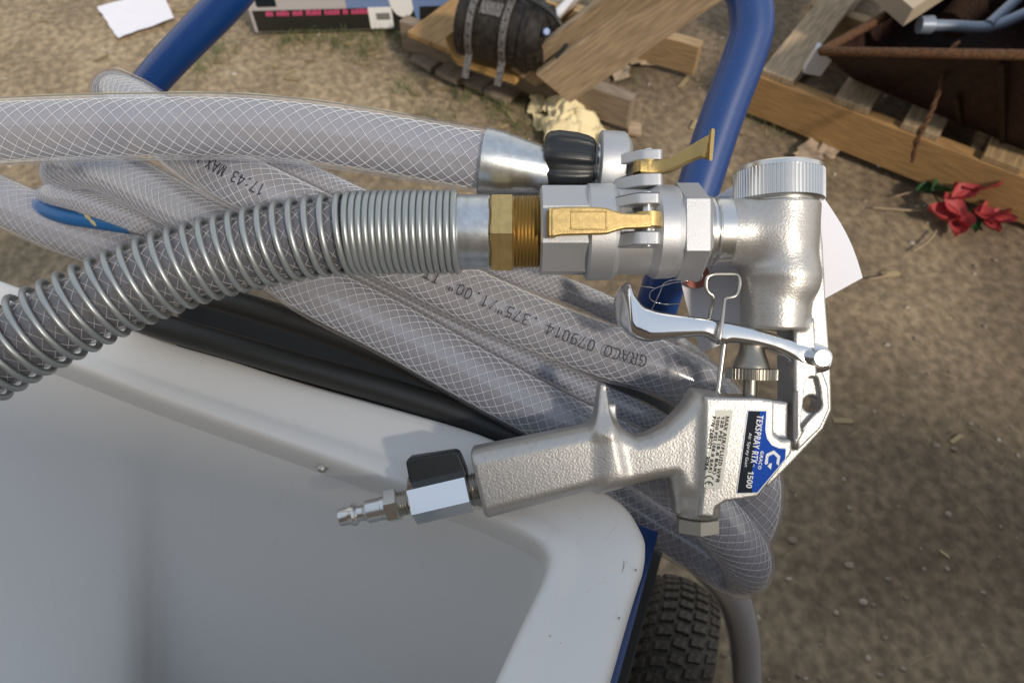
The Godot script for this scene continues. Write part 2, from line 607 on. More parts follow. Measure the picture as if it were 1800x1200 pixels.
func gun_field(p: Vector3) -> float:
	var q := Vector2(p.x, p.y)
	# handle: tapering rounded bar
	var ha := Vector3(-59, -246, 0)
	var hx := Vector2(0.9738, 0.2275)
	var w := q - Vector2(ha.x, ha.y)
	var u := w.dot(hx)
	var vv := w.dot(Vector2(-hx.y, hx.x))
	var half := lerpf(61.0, 53.0, clampf(u / 260.0, 0.0, 1.0))
	var dep := lerpf(46.0, 42.0, clampf(u / 260.0, 0.0, 1.0))
	var g2 := Vector2(absf(vv) - half + 27.0, absf(p.z) - dep + 27.0)
	var ring := minf(maxf(g2.x, g2.y), 0.0) + Vector2(maxf(g2.x, 0.0), maxf(g2.y, 0.0)).length() - 27.0
	var d := slab(ring, absf(u - 122.0) - 122.0, 7.0)
	# neck and finger hook
	if p.x > 120.0:
		d = smin(d, slab(sd_poly(q, neck), absf(p.z) - 41.0, 24.0), 24.0)
		var t := cyl(p, Vector3(157, -145, 0), Vector3(155.5, -87.7, 4), 1.0, 1.0, 0.5)
		var fu := clampf((p.y + 145.0) / 62.0, 0.0, 1.0)
		var fin := Vector3(absf(p.x - 157.0) - lerpf(10.0, 3.0, fu), absf(p.y + 115.0) - 38.0, absf(p.z - 4.0) - lerpf(34.0, 20.0, fu))
		var fd := minf(maxf(fin.x, maxf(fin.y, fin.z)), 0.0) + Vector3(maxf(fin.x, 0.0), maxf(fin.y, 0.0), maxf(fin.z, 0.0)).length() - 3.5
		d = smin(d, fd, 22.0)
		var rib := Vector3(absf(p.x - 176.0) - 3.0, absf(p.y + 135.0) - 22.0, absf(p.z + 12.0) - 18.0)
		d = smin(d, minf(maxf(rib.x, maxf(rib.y, rib.z)), 0.0) + Vector3(maxf(rib.x, 0.0), maxf(rib.y, 0.0), maxf(rib.z, 0.0)).length() - 4.0, 10.0)
		d += 0.0 * t
	if p.x > 230.0:
		var b := slab(sd_poly(q, block_left), absf(p.z) - 30.0, 14.0)
		b = smin(b, slab(sd_poly(q, block_front), absf(p.z) - 50.0, 5.0), 14.0)
		b = smin(b, cyl(p, Vector3(326, -306, 0), Vector3(326, -250, 0), 38.0, 40.0, 5.0), 10.0)
		d = smin(d, b, 16.0)
		# spine, web and back plate
		d = smin(d, slab(sd_poly(q, spine), absf(p.z + 8.0) - 42.0, 5.0), 6.0)
		d = smin(d, slab(sd_poly(q, web), absf(p.z) - 22.0, 5.0), 8.0)
		d = smin(d, slab(sd_poly(q, plate), absf(p.z + 14.0) - 16.0, 4.0), 5.0)
		d = smin(d, slab(sd_poly(q, lug), absf(p.z) - 22.0, 5.0), 4.0)
		d = smax(d, -slab(sd_poly(q, lug_hollow), absf(p.z - 32.0) - 20.0, 3.0), 4.0)
		d = smax(d, -(Vector2(q.x, q.y).distance_to(Vector2(521.9, -108.6)) - 14.0), 3.0)
		d = smax(d, -slab(sd_poly(q, pocket), absf(p.z - 62.0) - 32.0, 5.0), 6.0)
		# elbow
		if p.y > -40.0:
			var e := cyl(p, Vector3(374, 193, 0), Vector3(472, 193, 0), 60.0, 60.0, 4.0)
			e = smin(e, cyl(p, Vector3(467, 240, 0), Vector3(468, 110, 0), 72.0, 64.0, 5.0), 18.0)
			e = smin(e, (p - Vector3(477.7, 111.5, 6)).length() - 60.0, 14.0)
			e = smin(e, cyl(p, Vector3(464, 130, 0), Vector3(462.5, 22.1, -4), 60.0, 57.0, 5.0), 10.0)
			d = smin(d, e, 9.0)
	return d

func gun_mesh() -> M:
	gun_outlines()
	var m := M.new()
	net(m, gun_field, Vector3(-90, -330, -60), 220, 192, 48, 3.0)
	return m

func net(m: M, field: Callable, lo: Vector3, nx: int, ny: int, nz: int, cell: float) -> void:
	# surface nets over a grid; whole blocks far from the surface are skipped
	var vals := {}
	var cells := {}
	var stack := []
	for z in range(0, nz, 8):
		for y in range(0, ny, 8):
			for x in range(0, nx, 8):
				stack.append([x, y, z, 8])
	var order := []
	while stack.size():
		var s: Array = stack.pop_back()
		var k: int = s[3]
		var mid := lo + Vector3(s[0] + k * 0.5, s[1] + k * 0.5, s[2] + k * 0.5) * cell
		if k > 1:
			if absf(field.call(mid)) > 0.866 * k * cell * 1.1 + cell:
				continue
			var h := k / 2
			for j in 8:
				stack.append([s[0] + (j & 1) * h, s[1] + ((j >> 1) & 1) * h, s[2] + (j >> 2) * h, h])
		else:
			order.append(s)
	for s in order:
		var inside := 0
		var f := []
		for j in 8:
			var cx: int = s[0] + (j & 1)
			var cy: int = s[1] + ((j >> 1) & 1)
			var cz: int = s[2] + (j >> 2)
			var key := cx + cy * 512 + cz * 262144
			var val: float
			if vals.has(key):
				val = vals[key]
			else:
				val = field.call(lo + Vector3(cx, cy, cz) * cell)
				vals[key] = val
			f.append(val)
			if val < 0.0:
				inside += 1
		if inside == 0 or inside == 8:
			continue
		var sum := Vector3.ZERO
		var cnt := 0
		for a in 8:
			for ax in [1, 2, 4]:
				if a & ax:
					continue
				var b: int = a | ax
				if (f[a] < 0.0) != (f[b] < 0.0):
					var t: float = f[a] / (f[a] - f[b])
					sum += Vector3(a & 1, (a >> 1) & 1, a >> 2).lerp(Vector3(b & 1, (b >> 1) & 1, b >> 2), t)
					cnt += 1
		var g := Vector3(f[1] + f[3] + f[5] + f[7] - f[0] - f[2] - f[4] - f[6], f[2] + f[3] + f[6] + f[7] - f[0] - f[1] - f[4] - f[5], f[4] + f[5] + f[6] + f[7] - f[0] - f[1] - f[2] - f[3])
		cells[s[0] + s[1] * 512 + s[2] * 262144] = m.vert(lo + (Vector3(s[0], s[1], s[2]) + sum / cnt) * cell, g.normalized())
	var step := [1, 512, 262144]
	for key in cells:
		var v0: float = vals[key]
		for ax in 3:
			var k2: int = key + step[ax]
			if not vals.has(k2) or (v0 < 0.0) == (vals[k2] < 0.0):
				continue
			var s1: int = step[(ax + 1) % 3]
			var s2: int = step[(ax + 2) % 3]
			if cells.has(key - s1) and cells.has(key - s2) and cells.has(key - s1 - s2):
				m.quad(cells[key], cells[key - s1], cells[key - s1 - s2], cells[key - s2])

# ---------------------------------------------------------------- the scene
func _ready() -> void:
	rng.seed = 7
	var basis_ := Basis(Vector3.RIGHT, deg_to_rad(-PITCH))
	var eye := Vector3(0, 1.3, 0)
	RIG = Transform3D(basis_, eye - basis_.z * 0.42)
	var cam := Camera3D.new()
	cam.name = "camera"
	cam.transform = Transform3D(basis_, eye)
	cam.near = 0.02
	cam.far = 200.0
	var at := CameraAttributesPhysical.new()
	at.frustum_focal_length = 25.0
	at.frustum_focus_distance = 0.43
	at.frustum_near = 0.02
	at.frustum_far = 200.0
	at.exposure_aperture = 11.0
	cam.attributes = at
	cam.fov = 51.28
	add_child(cam)
	var env := Environment.new()
	env.background_mode = Environment.BG_SKY
	var sky := Sky.new()
	var sm := ProceduralSkyMaterial.new()
	sm.sky_top_color = Color(0.64, 0.69, 0.76)
	sm.sky_horizon_color = Color(0.92, 0.90, 0.85)
	sm.sky_curve = 0.4
	sm.ground_bottom_color = Color(0.36, 0.31, 0.25)
	sm.ground_horizon_color = Color(0.5, 0.46, 0.4)
	sm.sun_angle_max = 40.0
	sm.sun_curve = 0.12
	sky.sky_material = sm
	env.sky = sky
	env.background_energy_multiplier = 1.0
	env.tonemap_mode = Environment.TONE_MAPPER_LINEAR
	env.tonemap_exposure = 1.42
	env.sdfgi_enabled = true
	env.ssao_enabled = true
	env.ssil_enabled = true
	var we := WorldEnvironment.new()
	we.name = "environment"
	we.environment = env
	add_child(we)
	var sun := DirectionalLight3D.new()
	sun.name = "sun"
	sun.light_color = Color(1.0, 0.95, 0.88)
	sun.light_energy = 0.66
	sun.light_angular_distance = 5.0
	sun.shadow_enabled = true
	add_child(sun)
	var to_sun := basis_ * Vector3(0.45, -0.15, 0.88)
	sun.look_at_from_position(to_sun * 10.0, Vector3.ZERO, Vector3.UP)

	make_materials()
	make_ground()
	make_added_shed()
	make_yard()
	make_cart()
	make_hopper()
	make_hoses()
	make_couplings()
	make_gun()
	make_tag()

func make_materials() -> void:
	var fine := noise_tex(0.06, 3, 256)
	var cast := noise_tex(0.055, 2, 256, FastNoiseLite.TYPE_SIMPLEX_SMOOTH, 0.0, 1.0, 5)
	var blot := noise_tex(0.012, 4, 256, FastNoiseLite.TYPE_SIMPLEX, 0.86, 1.0, 9)
	mat("cast_silver", lin(0.49, 0.48, 0.465), 0.42, 0.72, cast, 0.0105, 38.0)
	mats["cast_silver"].albedo_texture = noise_tex(0.02, 5, 256, FastNoiseLite.TYPE_SIMPLEX, 0.93, 1.0, 6)
	mat("cast_grey", lin(0.48, 0.49, 0.51), 0.5, 0.8, fine, 0.008, 60.0)
	mat("turned", lin(0.66, 0.66, 0.65), 0.3, 1.0)
	mat("plug_metal", lin(0.42, 0.40, 0.36), 0.5, 0.85, fine, 0.004, 60.0)
	mat("steel", lin(0.52, 0.50, 0.46), 0.36, 1.0, fine, 0.002, 60.0)
	mat("dark_steel", lin(0.30, 0.28, 0.245), 0.4, 0.95, fine, 0.004, 60.0)
	mat("zinc", lin(0.62, 0.65, 0.67), 0.32, 0.95, fine, 0.004, 40.0)
	mats["zinc"].albedo_texture = blot
	mat("spring", lin(0.36, 0.385, 0.39), 0.42, 0.75, fine, 0.003, 60.0)
	mat("chrome", lin(0.78, 0.79, 0.80), 0.1, 1.0)
	mat("brass", lin(0.68, 0.49, 0.21), 0.4, 0.95, fine, 0.006, 50.0)
	mats["brass"].albedo_texture = blot
	mat("old_brass", lin(0.40, 0.29, 0.12), 0.42, 0.9, fine, 0.008, 50.0)
	mat("black_plastic", lin(0.012, 0.014, 0.016), 0.4, 0.0, fine, 0.006, 50.0)
	mat("black_rubber", lin(0.016, 0.017, 0.017), 0.48, 0.0, fine, 0.006, 30.0)
	mat("black_dull", lin(0.01, 0.01, 0.01), 0.7)
	mat("hose_core", lin(0.30, 0.31, 0.355), 0.3)
	mats["hose_core"].clearcoat_enabled = true
	mats["hose_core"].clearcoat = 0.8
	mats["hose_core"].clearcoat_roughness = 0.12
	mats["hose_core"].transparency = BaseMaterial3D.TRANSPARENCY_ALPHA
	mats["hose_core"].albedo_color.a = 0.64
	mat("hose_core_dark", lin(0.06, 0.06, 0.072), 0.35)
	mats["hose_core_dark"].transparency = BaseMaterial3D.TRANSPARENCY_ALPHA
	mats["hose_core_dark"].albedo_color.a = 0.8
	mat("hose_skin", Color(0.9, 0.9, 0.95, 0.08), 0.09)
	mats["hose_skin"].transparency = BaseMaterial3D.TRANSPARENCY_ALPHA
	mat("braid", lin(0.78, 0.80, 0.86), 0.3)
	mat("braid_dull", lin(0.42, 0.42, 0.43), 0.35)
	mat("print", lin(0.02, 0.016, 0.03), 0.6)
	mat("dull_hose", lin(0.34, 0.33, 0.34), 0.45)
	mat("blue_hose", lin(0.01, 0.09, 0.26), 0.35)
	mat("blue_paint", lin(0.004, 0.05, 0.21), 0.42, 0.0, fine, 0.004, 12.0)
	mats["blue_paint"].albedo_color = Color.WHITE
	mats["blue_paint"].albedo_texture = flecks(lin(0.004, 0.04, 0.18), lin(0.16, 0.22, 0.34), 420, 1.0, 7.0, 91)
	mats["blue_paint"].uv1_scale = Vector3.ONE * 5.0
	mats["blue_paint"].clearcoat_enabled = true
	mats["blue_paint"].clearcoat = 0.35
	mats["blue_paint"].clearcoat_roughness = 0.15
	mat("white_plastic", lin(0.72, 0.72, 0.71), 0.5, 0.0, fine, 0.003, 20.0)
	mats["white_plastic"].albedo_color = Color.WHITE
	mats["white_plastic"].albedo_texture = flecks(lin(0.72, 0.715, 0.70), lin(0.62, 0.60, 0.56), 260, 3.0, 40.0, 92)
	mats["white_plastic"].uv1_scale = Vector3.ONE * 3.3
	mat("white_label", lin(0.72, 0.70, 0.60), 0.55)
	mat("label_edge", lin(0.75, 0.76, 0.76), 0.4)
	mat("label_blue", lin(0.012, 0.075, 0.42), 0.65)
	mats["label_blue"].metallic_specular = 0.25
	mat("label_dark", lin(0.012, 0.018, 0.025), 0.6)
	mats["label_dark"].metallic_specular = 0.25
	mat("label_white", lin(0.8, 0.8, 0.8), 0.5)
	mat("label_ink", lin(0.012, 0.012, 0.012), 0.6)
	mat("paper", lin(0.76, 0.75, 0.80), 0.7, 0.0, fine, 0.004, 20.0)
	mat("tag_red", lin(0.42, 0.16, 0.12), 0.8)
	mat("tyre", lin(0.11, 0.09, 0.068), 0.75, 0.0, fine, 0.02, 25.0)
	mats["tyre"].albedo_texture = noise_tex(0.02, 4, 256, FastNoiseLite.TYPE_SIMPLEX, 0.5, 1.0, 31)
	# wood: noise drawn out along the grain, laid on by the boards' own coordinates
	var grain := noise_tex(0.02, 4, 512, FastNoiseLite.TYPE_SIMPLEX, 0.72, 1.0, 11)
	for w in [["wood", lin(0.46, 0.31, 0.16)], ["wood_pale", lin(0.50, 0.37, 0.235)], ["wood_orange", lin(0.47, 0.28, 0.11)], ["wood_grey", lin(0.32, 0.25, 0.18)], ["ply", lin(0.60, 0.36, 0.12)]]:
		mat(w[0], w[1], 0.75)
		mats[w[0]].albedo_texture = grain
		mats[w[0]].uv1_scale = Vector3(0.9, 9.0, 1.0)
		mats[w[0]].heightmap_enabled = true
		mats[w[0]].heightmap_texture = grain
		mats[w[0]].heightmap_scale = 0.03
	mat("rust_red", lin(0.07, 0.027, 0.02), 0.6, 0.2, fine, 0.03, 8.0)
	mats["rust_red"].albedo_texture = noise_tex(0.02, 5, 256, FastNoiseLite.TYPE_SIMPLEX, 0.35, 1.0, 41)
	mat("rust", lin(0.20, 0.09, 0.035), 0.85, 0.1, fine, 0.05, 20.0)
	mats["rust"].albedo_texture = noise_tex(0.02, 5, 256, FastNoiseLite.TYPE_SIMPLEX, 0.4, 1.0, 42)
	mat("strap_metal", lin(0.30, 0.28, 0.26), 0.6, 0.5, fine, 0.02, 20.0)
	mats["strap_metal"].albedo_texture = noise_tex(0.02, 5, 256, FastNoiseLite.TYPE_SIMPLEX, 0.45, 1.0, 44)
	mat("motor_black", lin(0.06, 0.048, 0.038), 0.55, 0.35, fine, 0.05, 10.0)
	mats["motor_black"].albedo_texture = noise_tex(0.015, 5, 256, FastNoiseLite.TYPE_SIMPLEX, 0.3, 1.0, 43)
	mat("pipe_grey", lin(0.22, 0.26, 0.32), 0.45, 0.3, fine, 0.02, 12.0)
	mat("pipe_white", lin(0.6, 0.6, 0.62), 0.4)
	mat("carton", lin(0.42, 0.34, 0.25), 0.8, 0.0, fine, 0.01, 10.0)
	mat("box_white", lin(0.45, 0.43, 0.44), 0.5)
	mat("box_black", lin(0.018, 0.018, 0.016), 0.45)
	mat("box_blue", lin(0.16, 0.24, 0.45), 0.45)
	mat("box_pink", lin(0.62, 0.08, 0.20), 0.5)
	mat("cloth", lin(0.78, 0.66, 0.40), 0.85, 0.0, fine, 0.02, 20.0)
	mats["cloth"].backlight_enabled = true
	mats["cloth"].backlight = Color(0.25, 0.22, 0.14)
	mat("petal", lin(0.40, 0.05, 0.055), 0.6)
	mats["petal"].backlight_enabled = true
	mats["petal"].backlight = Color(0.3, 0.05, 0.05)
	mat("leaf", lin(0.022, 0.075, 0.025), 0.5)
	mat("dry_scrap", lin(0.40, 0.30, 0.21), 0.85, 0.0, fine, 0.03, 20.0)

func flecks(base: Color, mark: Color, count: int, short: float, long: float, seed_: int) -> ImageTexture:
	# paint with small scuffs: short strokes of another tone on an even ground
	var r := RandomNumberGenerator.new()
	r.seed = seed_
	var n := 512
	var im := Image.create_empty(n, n, false, Image.FORMAT_RGB8)
	im.fill(base)
	for k in count:
		var p := Vector2(r.randf() * n, r.randf() * n)
		var an := r.randf() * TAU
		var l := lerpf(short, long, pow(r.randf(), 3.0))
		var a := r.randf_range(0.25, 0.9)
		for t in int(l) + 1:
			var q := p + Vector2(cos(an), sin(an)) * t
			an += r.randf_range(-0.08, 0.08)
			var x := posmod(int(q.x), n)
			var y := posmod(int(q.y), n)
			im.set_pixel(x, y, im.get_pixel(x, y).lerp(mark, a))
	return ImageTexture.create_from_image(im)

func make_ground() -> void:
	var fa := FastNoiseLite.new()
	fa.seed = 3
	fa.frequency = 1.6
	fa.fractal_octaves = 4
	var fb := FastNoiseLite.new()
	fb.seed = 4
	fb.frequency = 26.0
	fb.fractal_octaves = 4
	var fc := FastNoiseLite.new()
	fc.seed = 8
	fc.frequency = 0.9
	fc.fractal_octaves = 3
	var fd := FastNoiseLite.new()
	fd.seed = 12
	fd.frequency = 60.0
	fd.fractal_octaves = 2
	var m := M.new()
	var x0 := -2.4
	var z0 := -3.2
	var st := 0.009
	var w := 534
	var h := 400
	for j in h:
		for i in w:
			var x := x0 + i * st
			var z := z0 + j * st
			var b := fb.get_noise_2d(x, z)
			var d := fd.get_noise_2d(x, z)
			var y := fa.get_noise_2d(x, z) * 0.012 + b * 0.0016 + maxf(d, 0.0) * 0.0014
			m.vert(Vector3(x, y - 0.006, z), Vector3.UP, Vector2(x, z))
			# sandy on the left; painted shade right and near, darker soil by the pallets
			var shade_soil := clampf(0.40 + 0.34 * x + 0.22 * (z + 1.0) + 0.75 * fc.get_noise_2d(x, z) + 0.25 * b + 0.45 * smoothstep(-0.5, 0.2, x) * smoothstep(-1.0, -1.5, z), 0.0, 1.0)
			var q := Vector3(0.41, 0.315, 0.20).lerp(Vector3(0.215, 0.155, 0.095), shade_soil)
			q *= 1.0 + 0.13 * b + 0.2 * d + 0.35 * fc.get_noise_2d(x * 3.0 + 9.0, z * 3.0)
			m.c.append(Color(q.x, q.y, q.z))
	for j in h:
		for i in w:
			var a := j * w + i
			var dx := m.v[j * w + mini(i + 1, w - 1)] - m.v[j * w + maxi(i - 1, 0)]
			var dz := m.v[mini(j + 1, h - 1) * w + i] - m.v[maxi(j - 1, 0) * w + i]
			m.n[a] = dz.cross(dx).normalized()
			if i < w - 1 and j < h - 1:
				m.quad(a, a + 1, a + w + 1, a + w)
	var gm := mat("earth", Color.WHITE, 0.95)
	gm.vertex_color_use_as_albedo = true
	gm.albedo_texture = noise_tex(0.014, 5, 512, FastNoiseLite.TYPE_SIMPLEX, 0.68, 1.0, 77)
	gm.uv1_scale = Vector3(3.4, 3.4, 1)
	gm.heightmap_enabled = true
	gm.heightmap_texture = noise_tex(0.06, 5, 512, FastNoiseLite.TYPE_SIMPLEX, 0.0, 1.0, 78)
	gm.heightmap_scale = 0.04
	solo("ground", m, gm, "bare sandy brown earth of the yard, painted shade and darker soil to the right", "ground", Vector3.ZERO, "", "structure")
	var far := M.new()
	var big := 60.0
	for q in [[-big, -big, big, z0], [-big, z0 + st * (h - 1), big, big], [-big, z0, x0, z0 + st * (h - 1)], [x0 + st * (w - 1), z0, big, z0 + st * (h - 1)]]:
		far.face([Vector3(q[0], -0.006, q[1]), Vector3(q[0], -0.006, q[3]), Vector3(q[2], -0.006, q[3]), Vector3(q[2], -0.006, q[1])])
	for k in far.n.size():
		far.n[k] = Vector3.UP
		far.uv[k] = Vector2(far.v[k].x, far.v[k].z)
		far.c.append(Color(0.2, 0.15, 0.1))
	solo("far_ground", far, gm, "brown earth of the yard outside the picture", "ground", Vector3.ZERO, "", "structure")
	# pebbles
	var pm := M.new()
	var sp := SphereMesh.new()
	sp.radial_segments = 8
	sp.rings = 4
	sp.radius = 1.0
	sp.height = 1.5
	var arr := sp.get_mesh_arrays()
	for k in arr[0].size():
		var p: Vector3 = arr[0][k]
		var g := 1.0 + 0.45 * fb.get_noise_3dv(p * 0.03 + Vector3(3, 1, 2))
		pm.vert(p * g, arr[1][k])
	pm.i.append_array(arr[Mesh.ARRAY_INDEX])
	var stones := MultiMesh.new()
	stones.transform_format = MultiMesh.TRANSFORM_3D
	stones.use_colors = true
	stones.mesh = pm.build(Vector3.ZERO, 1.0)
	stones.instance_count = 11000
	for k in 11000:
		var x := rng.randf_range(-2.1, 2.1)
		var z := rng.randf_range(-2.9, 0.3)
		var s := 0.0009 + 0.0062 * pow(rng.randf(), 9.0)
		var b := Basis.from_euler(Vector3(rng.randf() * 0.6, rng.randf() * TAU, rng.randf() * 0.6)).scaled(Vector3(s * rng.randf_range(0.8, 1.5), s * 0.75, s * rng.randf_range(0.8, 1.2)))
		var y := fa.get_noise_2d(x, z) * 0.012 + fb.get_noise_2d(x, z) * 0.0016 - 0.006
		stones.set_instance_transform(k, Transform3D(b, Vector3(x, y + s * 0.3, z)))
		var t := rng.randf()
		var c := Vector3(0.20, 0.155, 0.11).lerp(Vector3(0.42, 0.36, 0.29), t * t)
		stones.set_instance_color(k, Color(c.x, c.y, c.z))
	var so := MultiMeshInstance3D.new()
	so.name = "pebbles"
	so.multimesh = stones
	var stm := mat("stone", Color.WHITE, 0.9)
	stm.vertex_color_use_as_albedo = true
	so.material_override = stm
	add_child(so)
	tags(so, "small pale pebbles and grit scattered over the bare earth", "gravel", "", "stuff")
	# straw and dry grass lying about
	var bl := M.new()
	for k in 5:
		var t := k / 4.0
		for e in 2:
			bl.vert(Vector3(t - 0.5, 0.05 * sin(t * PI), (e - 0.5) * 0.045 * (1.0 - 0.6 * t) + 0.12 * t * t), Vector3(0, 1, 0))
	for k in 4:
		bl.quad(k * 2, k * 2 + 1, k * 2 + 3, k * 2 + 2)
	var blade := bl.build(Vector3.ZERO, 1.0)
	var chip := M.new()
	prism(chip, PackedVector2Array([Vector2(-0.5, -0.14), Vector2(0.35, -0.2), Vector2(0.55, 0.02), Vector2(0.4, 0.16), Vector2(-0.42, 0.2)]), -0.04, 0.04, 0.015, Transform3D(Basis(Vector3(1, 0, 0), Vector3(0, 0, 1), Vector3(0, -1, 0)), Vector3.ZERO), 1)
	scatter("wood_litter", chip.build(Vector3.ZERO, 1.0), 160, false, fa, fb, "small splinters and chips of wood littering the earth round the pallets", "litter")
	scatter("dry_straw", blade, 2600, false, fa, fb, "thin bits of dry straw and grass lying on the earth")
	scatter("green_grass", blade, 1500, true, fa, fb, "short green grass blades growing beside the box and pallets")

func scatter(called: String, blade: ArrayMesh, count: int, upright: bool, fa: FastNoiseLite, fb: FastNoiseLite, label: String, category := "grass") -> void:
	var mm := MultiMesh.new()
	mm.transform_format = MultiMesh.TRANSFORM_3D
	mm.use_colors = true
	mm.mesh = blade
	mm.instance_count = count
	var spots := [Vector3(-0.7001, 0, -1.9853), Vector3(-0.5406, 0, -1.9706), Vector3(-0.4483, 0, -1.9272), Vector3(-0.3514, 0, -2.0001), Vector3(-0.6325, 0, -2.0001), Vector3(-0.0322, 0, -1.6735), Vector3(-0.2961, 0, -1.7499), Vector3(-0.2224, 0, -1.6243), Vector3(0.0157, 0, -1.5882), Vector3(0.7519, 0, -1.6487), Vector3(0.7125, 0, -1.6122), Vector3(0.8178, 0, -1.5882), Vector3(-0.9, 0, -1.9416), Vector3(-0.9311, 0, -1.8571), Vector3(0.094, 0, -1.5764), Vector3(-0.1307, 0, -1.7241), Vector3(-0.4249, 0, -2.03), Vector3(0.3193, 0, -1.8297)]
	for k in count:
		var x := rng.randf_range(-2.0, 2.0)
		var z := rng.randf_range(-2.7, 0.2)
		if rng.randf() < (0.97 if upright else 0.45):
			var s: Vector3 = spots[rng.randi() % spots.size()]
			var far: float = rng.randf() * (0.07 if upright else 0.3)
			var an := rng.randf() * TAU
			x = s.x + cos(an) * far
			z = s.z + sin(an) * far
		var y := fa.get_noise_2d(x, z) * 0.012 + fb.get_noise_2d(x, z) * 0.0016 - 0.004
		var l := rng.randf_range(0.015, 0.05) if not upright else rng.randf_range(0.02, 0.06)
		var b := Basis.from_euler(Vector3(rng.randf_range(-0.3, 0.3), rng.randf() * TAU, rng.randf_range(-0.15, 0.25)))
		if upright:
			b = Basis.from_euler(Vector3(rng.randf_range(-0.5, 0.5), rng.randf() * TAU, rng.randf_range(0.5, 1.4)))
		b = b.scaled_local(Vector3(l, l, l * 0.8))
		mm.set_instance_transform(k, Transform3D(b, Vector3(x, y + (l * 0.35 if upright else 0.002), z)))
		var t := rng.randf()
		var c := Vector3(0.36, 0.28, 0.15).lerp(Vector3(0.2, 0.14, 0.08), t)
		if upright:
			c = Vector3(0.05, 0.11, 0.025).lerp(Vector3(0.16, 0.17, 0.06), t)
		mm.set_instance_color(k, Color(c.x, c.y, c.z))
	var o := MultiMeshInstance3D.new()
	o.name = called
	o.multimesh = mm
	var gm := mat(called, Color.WHITE, 0.8)
	gm.vertex_color_use_as_albedo = true
	gm.backlight_enabled = true
	gm.backlight = Color(0.3, 0.3, 0.2)
	o.material_override = gm
	add_child(o)
	tags(o, label, category, "", "stuff")

# ---------------------------------------------------------------- the yard behind: pallets, boards, motor, box, tub
func sheet(called: String, pts: Array, h: float, material: Material, label: String, category: String, crumple := 0.004, group := "") -> void:
	# a thin four-cornered piece lying about, uneven
	var m := M.new()
	var fn := FastNoiseLite.new()
	fn.seed = int(absf(pts[0].x) * 1000.0)
	fn.frequency = 14.0
	for side in 2:
		var rows := []
		for j in 9:
			var row := []
			for i in 9:
				var p: Vector3 = pts[0].lerp(pts[1], i / 8.0).lerp(pts[3].lerp(pts[2], i / 8.0), j / 8.0)
				var e := 1.0 - absf(i / 4.0 - 1.0) * absf(j / 4.0 - 1.0)
				p += Vector3(fn.get_noise_2d(p.x * 2.0, p.z * 2.0), 0.6 * absf(fn.get_noise_2d(p.z, p.x)) + 0.3, fn.get_noise_2d(p.z * 2.0, p.x * 2.0)) * crumple * Vector3(0.35, 1.0, 0.35)
				p.y += h - (0.0006 if side else 0.0)
				row.append(p)
			rows.append(row)
		grid(m, rows, Vector2.ONE, side == 0)
	solo(called, m, material, label, category, (pts[0] + pts[2]) / 2.0, group)

func pieces(o: Node3D, called: String, list: Array, width: float, thick: float, material: Material) -> void:
	for e in list:
		var m := M.new()
		plank(m, e[0], e[1], width, thick)
		part(o, called, m, material)

func make_added_shed() -> void:
	# unseen shed added behind the viewer, its roof edge set to shade the hopper
	var yaw := deg_to_rad(12.0)
	var ux := Vector3(cos(yaw), 0, sin(yaw))
	var bk := Vector3(-sin(yaw), 0, cos(yaw))
	var o := thing("added_shade_shed", "added unseen grey wooden shed behind the viewer, its roof edge set to shade the hopper", "shed", bk * 1.1)
	var m := M.new()
	plank(m, bk * 2.1 - ux * 3.6 + Vector3(0, 2.28, 0), bk * 2.1 + ux * 4.6 + Vector3(0, 2.28, 0), 2.0, 2.29, Vector3.UP, 0.01)
	part(o, "wall", m, mats["wood_grey"])
	for k in 15:
		m = M.new()
		var h := Vector3(0, 0.09 + 0.146 * k, 0)
		plank(m, bk * 1.08 - ux * 3.62 + h, bk * 1.08 + ux * 4.62 + h, 0.14, 0.02, -bk, 0.004)
		part(o, "board", m, mats["wood_grey"])
	m = M.new()
	plank(m, bk * 2.05 - ux * 3.8 + Vector3(0, 2.38, 0), bk * 2.05 + ux * 4.8 + Vector3(0, 2.38, 0), 2.2, 0.1, Vector3.UP, 0.006)
	part(o, "roof", m, mats["strap_metal"])

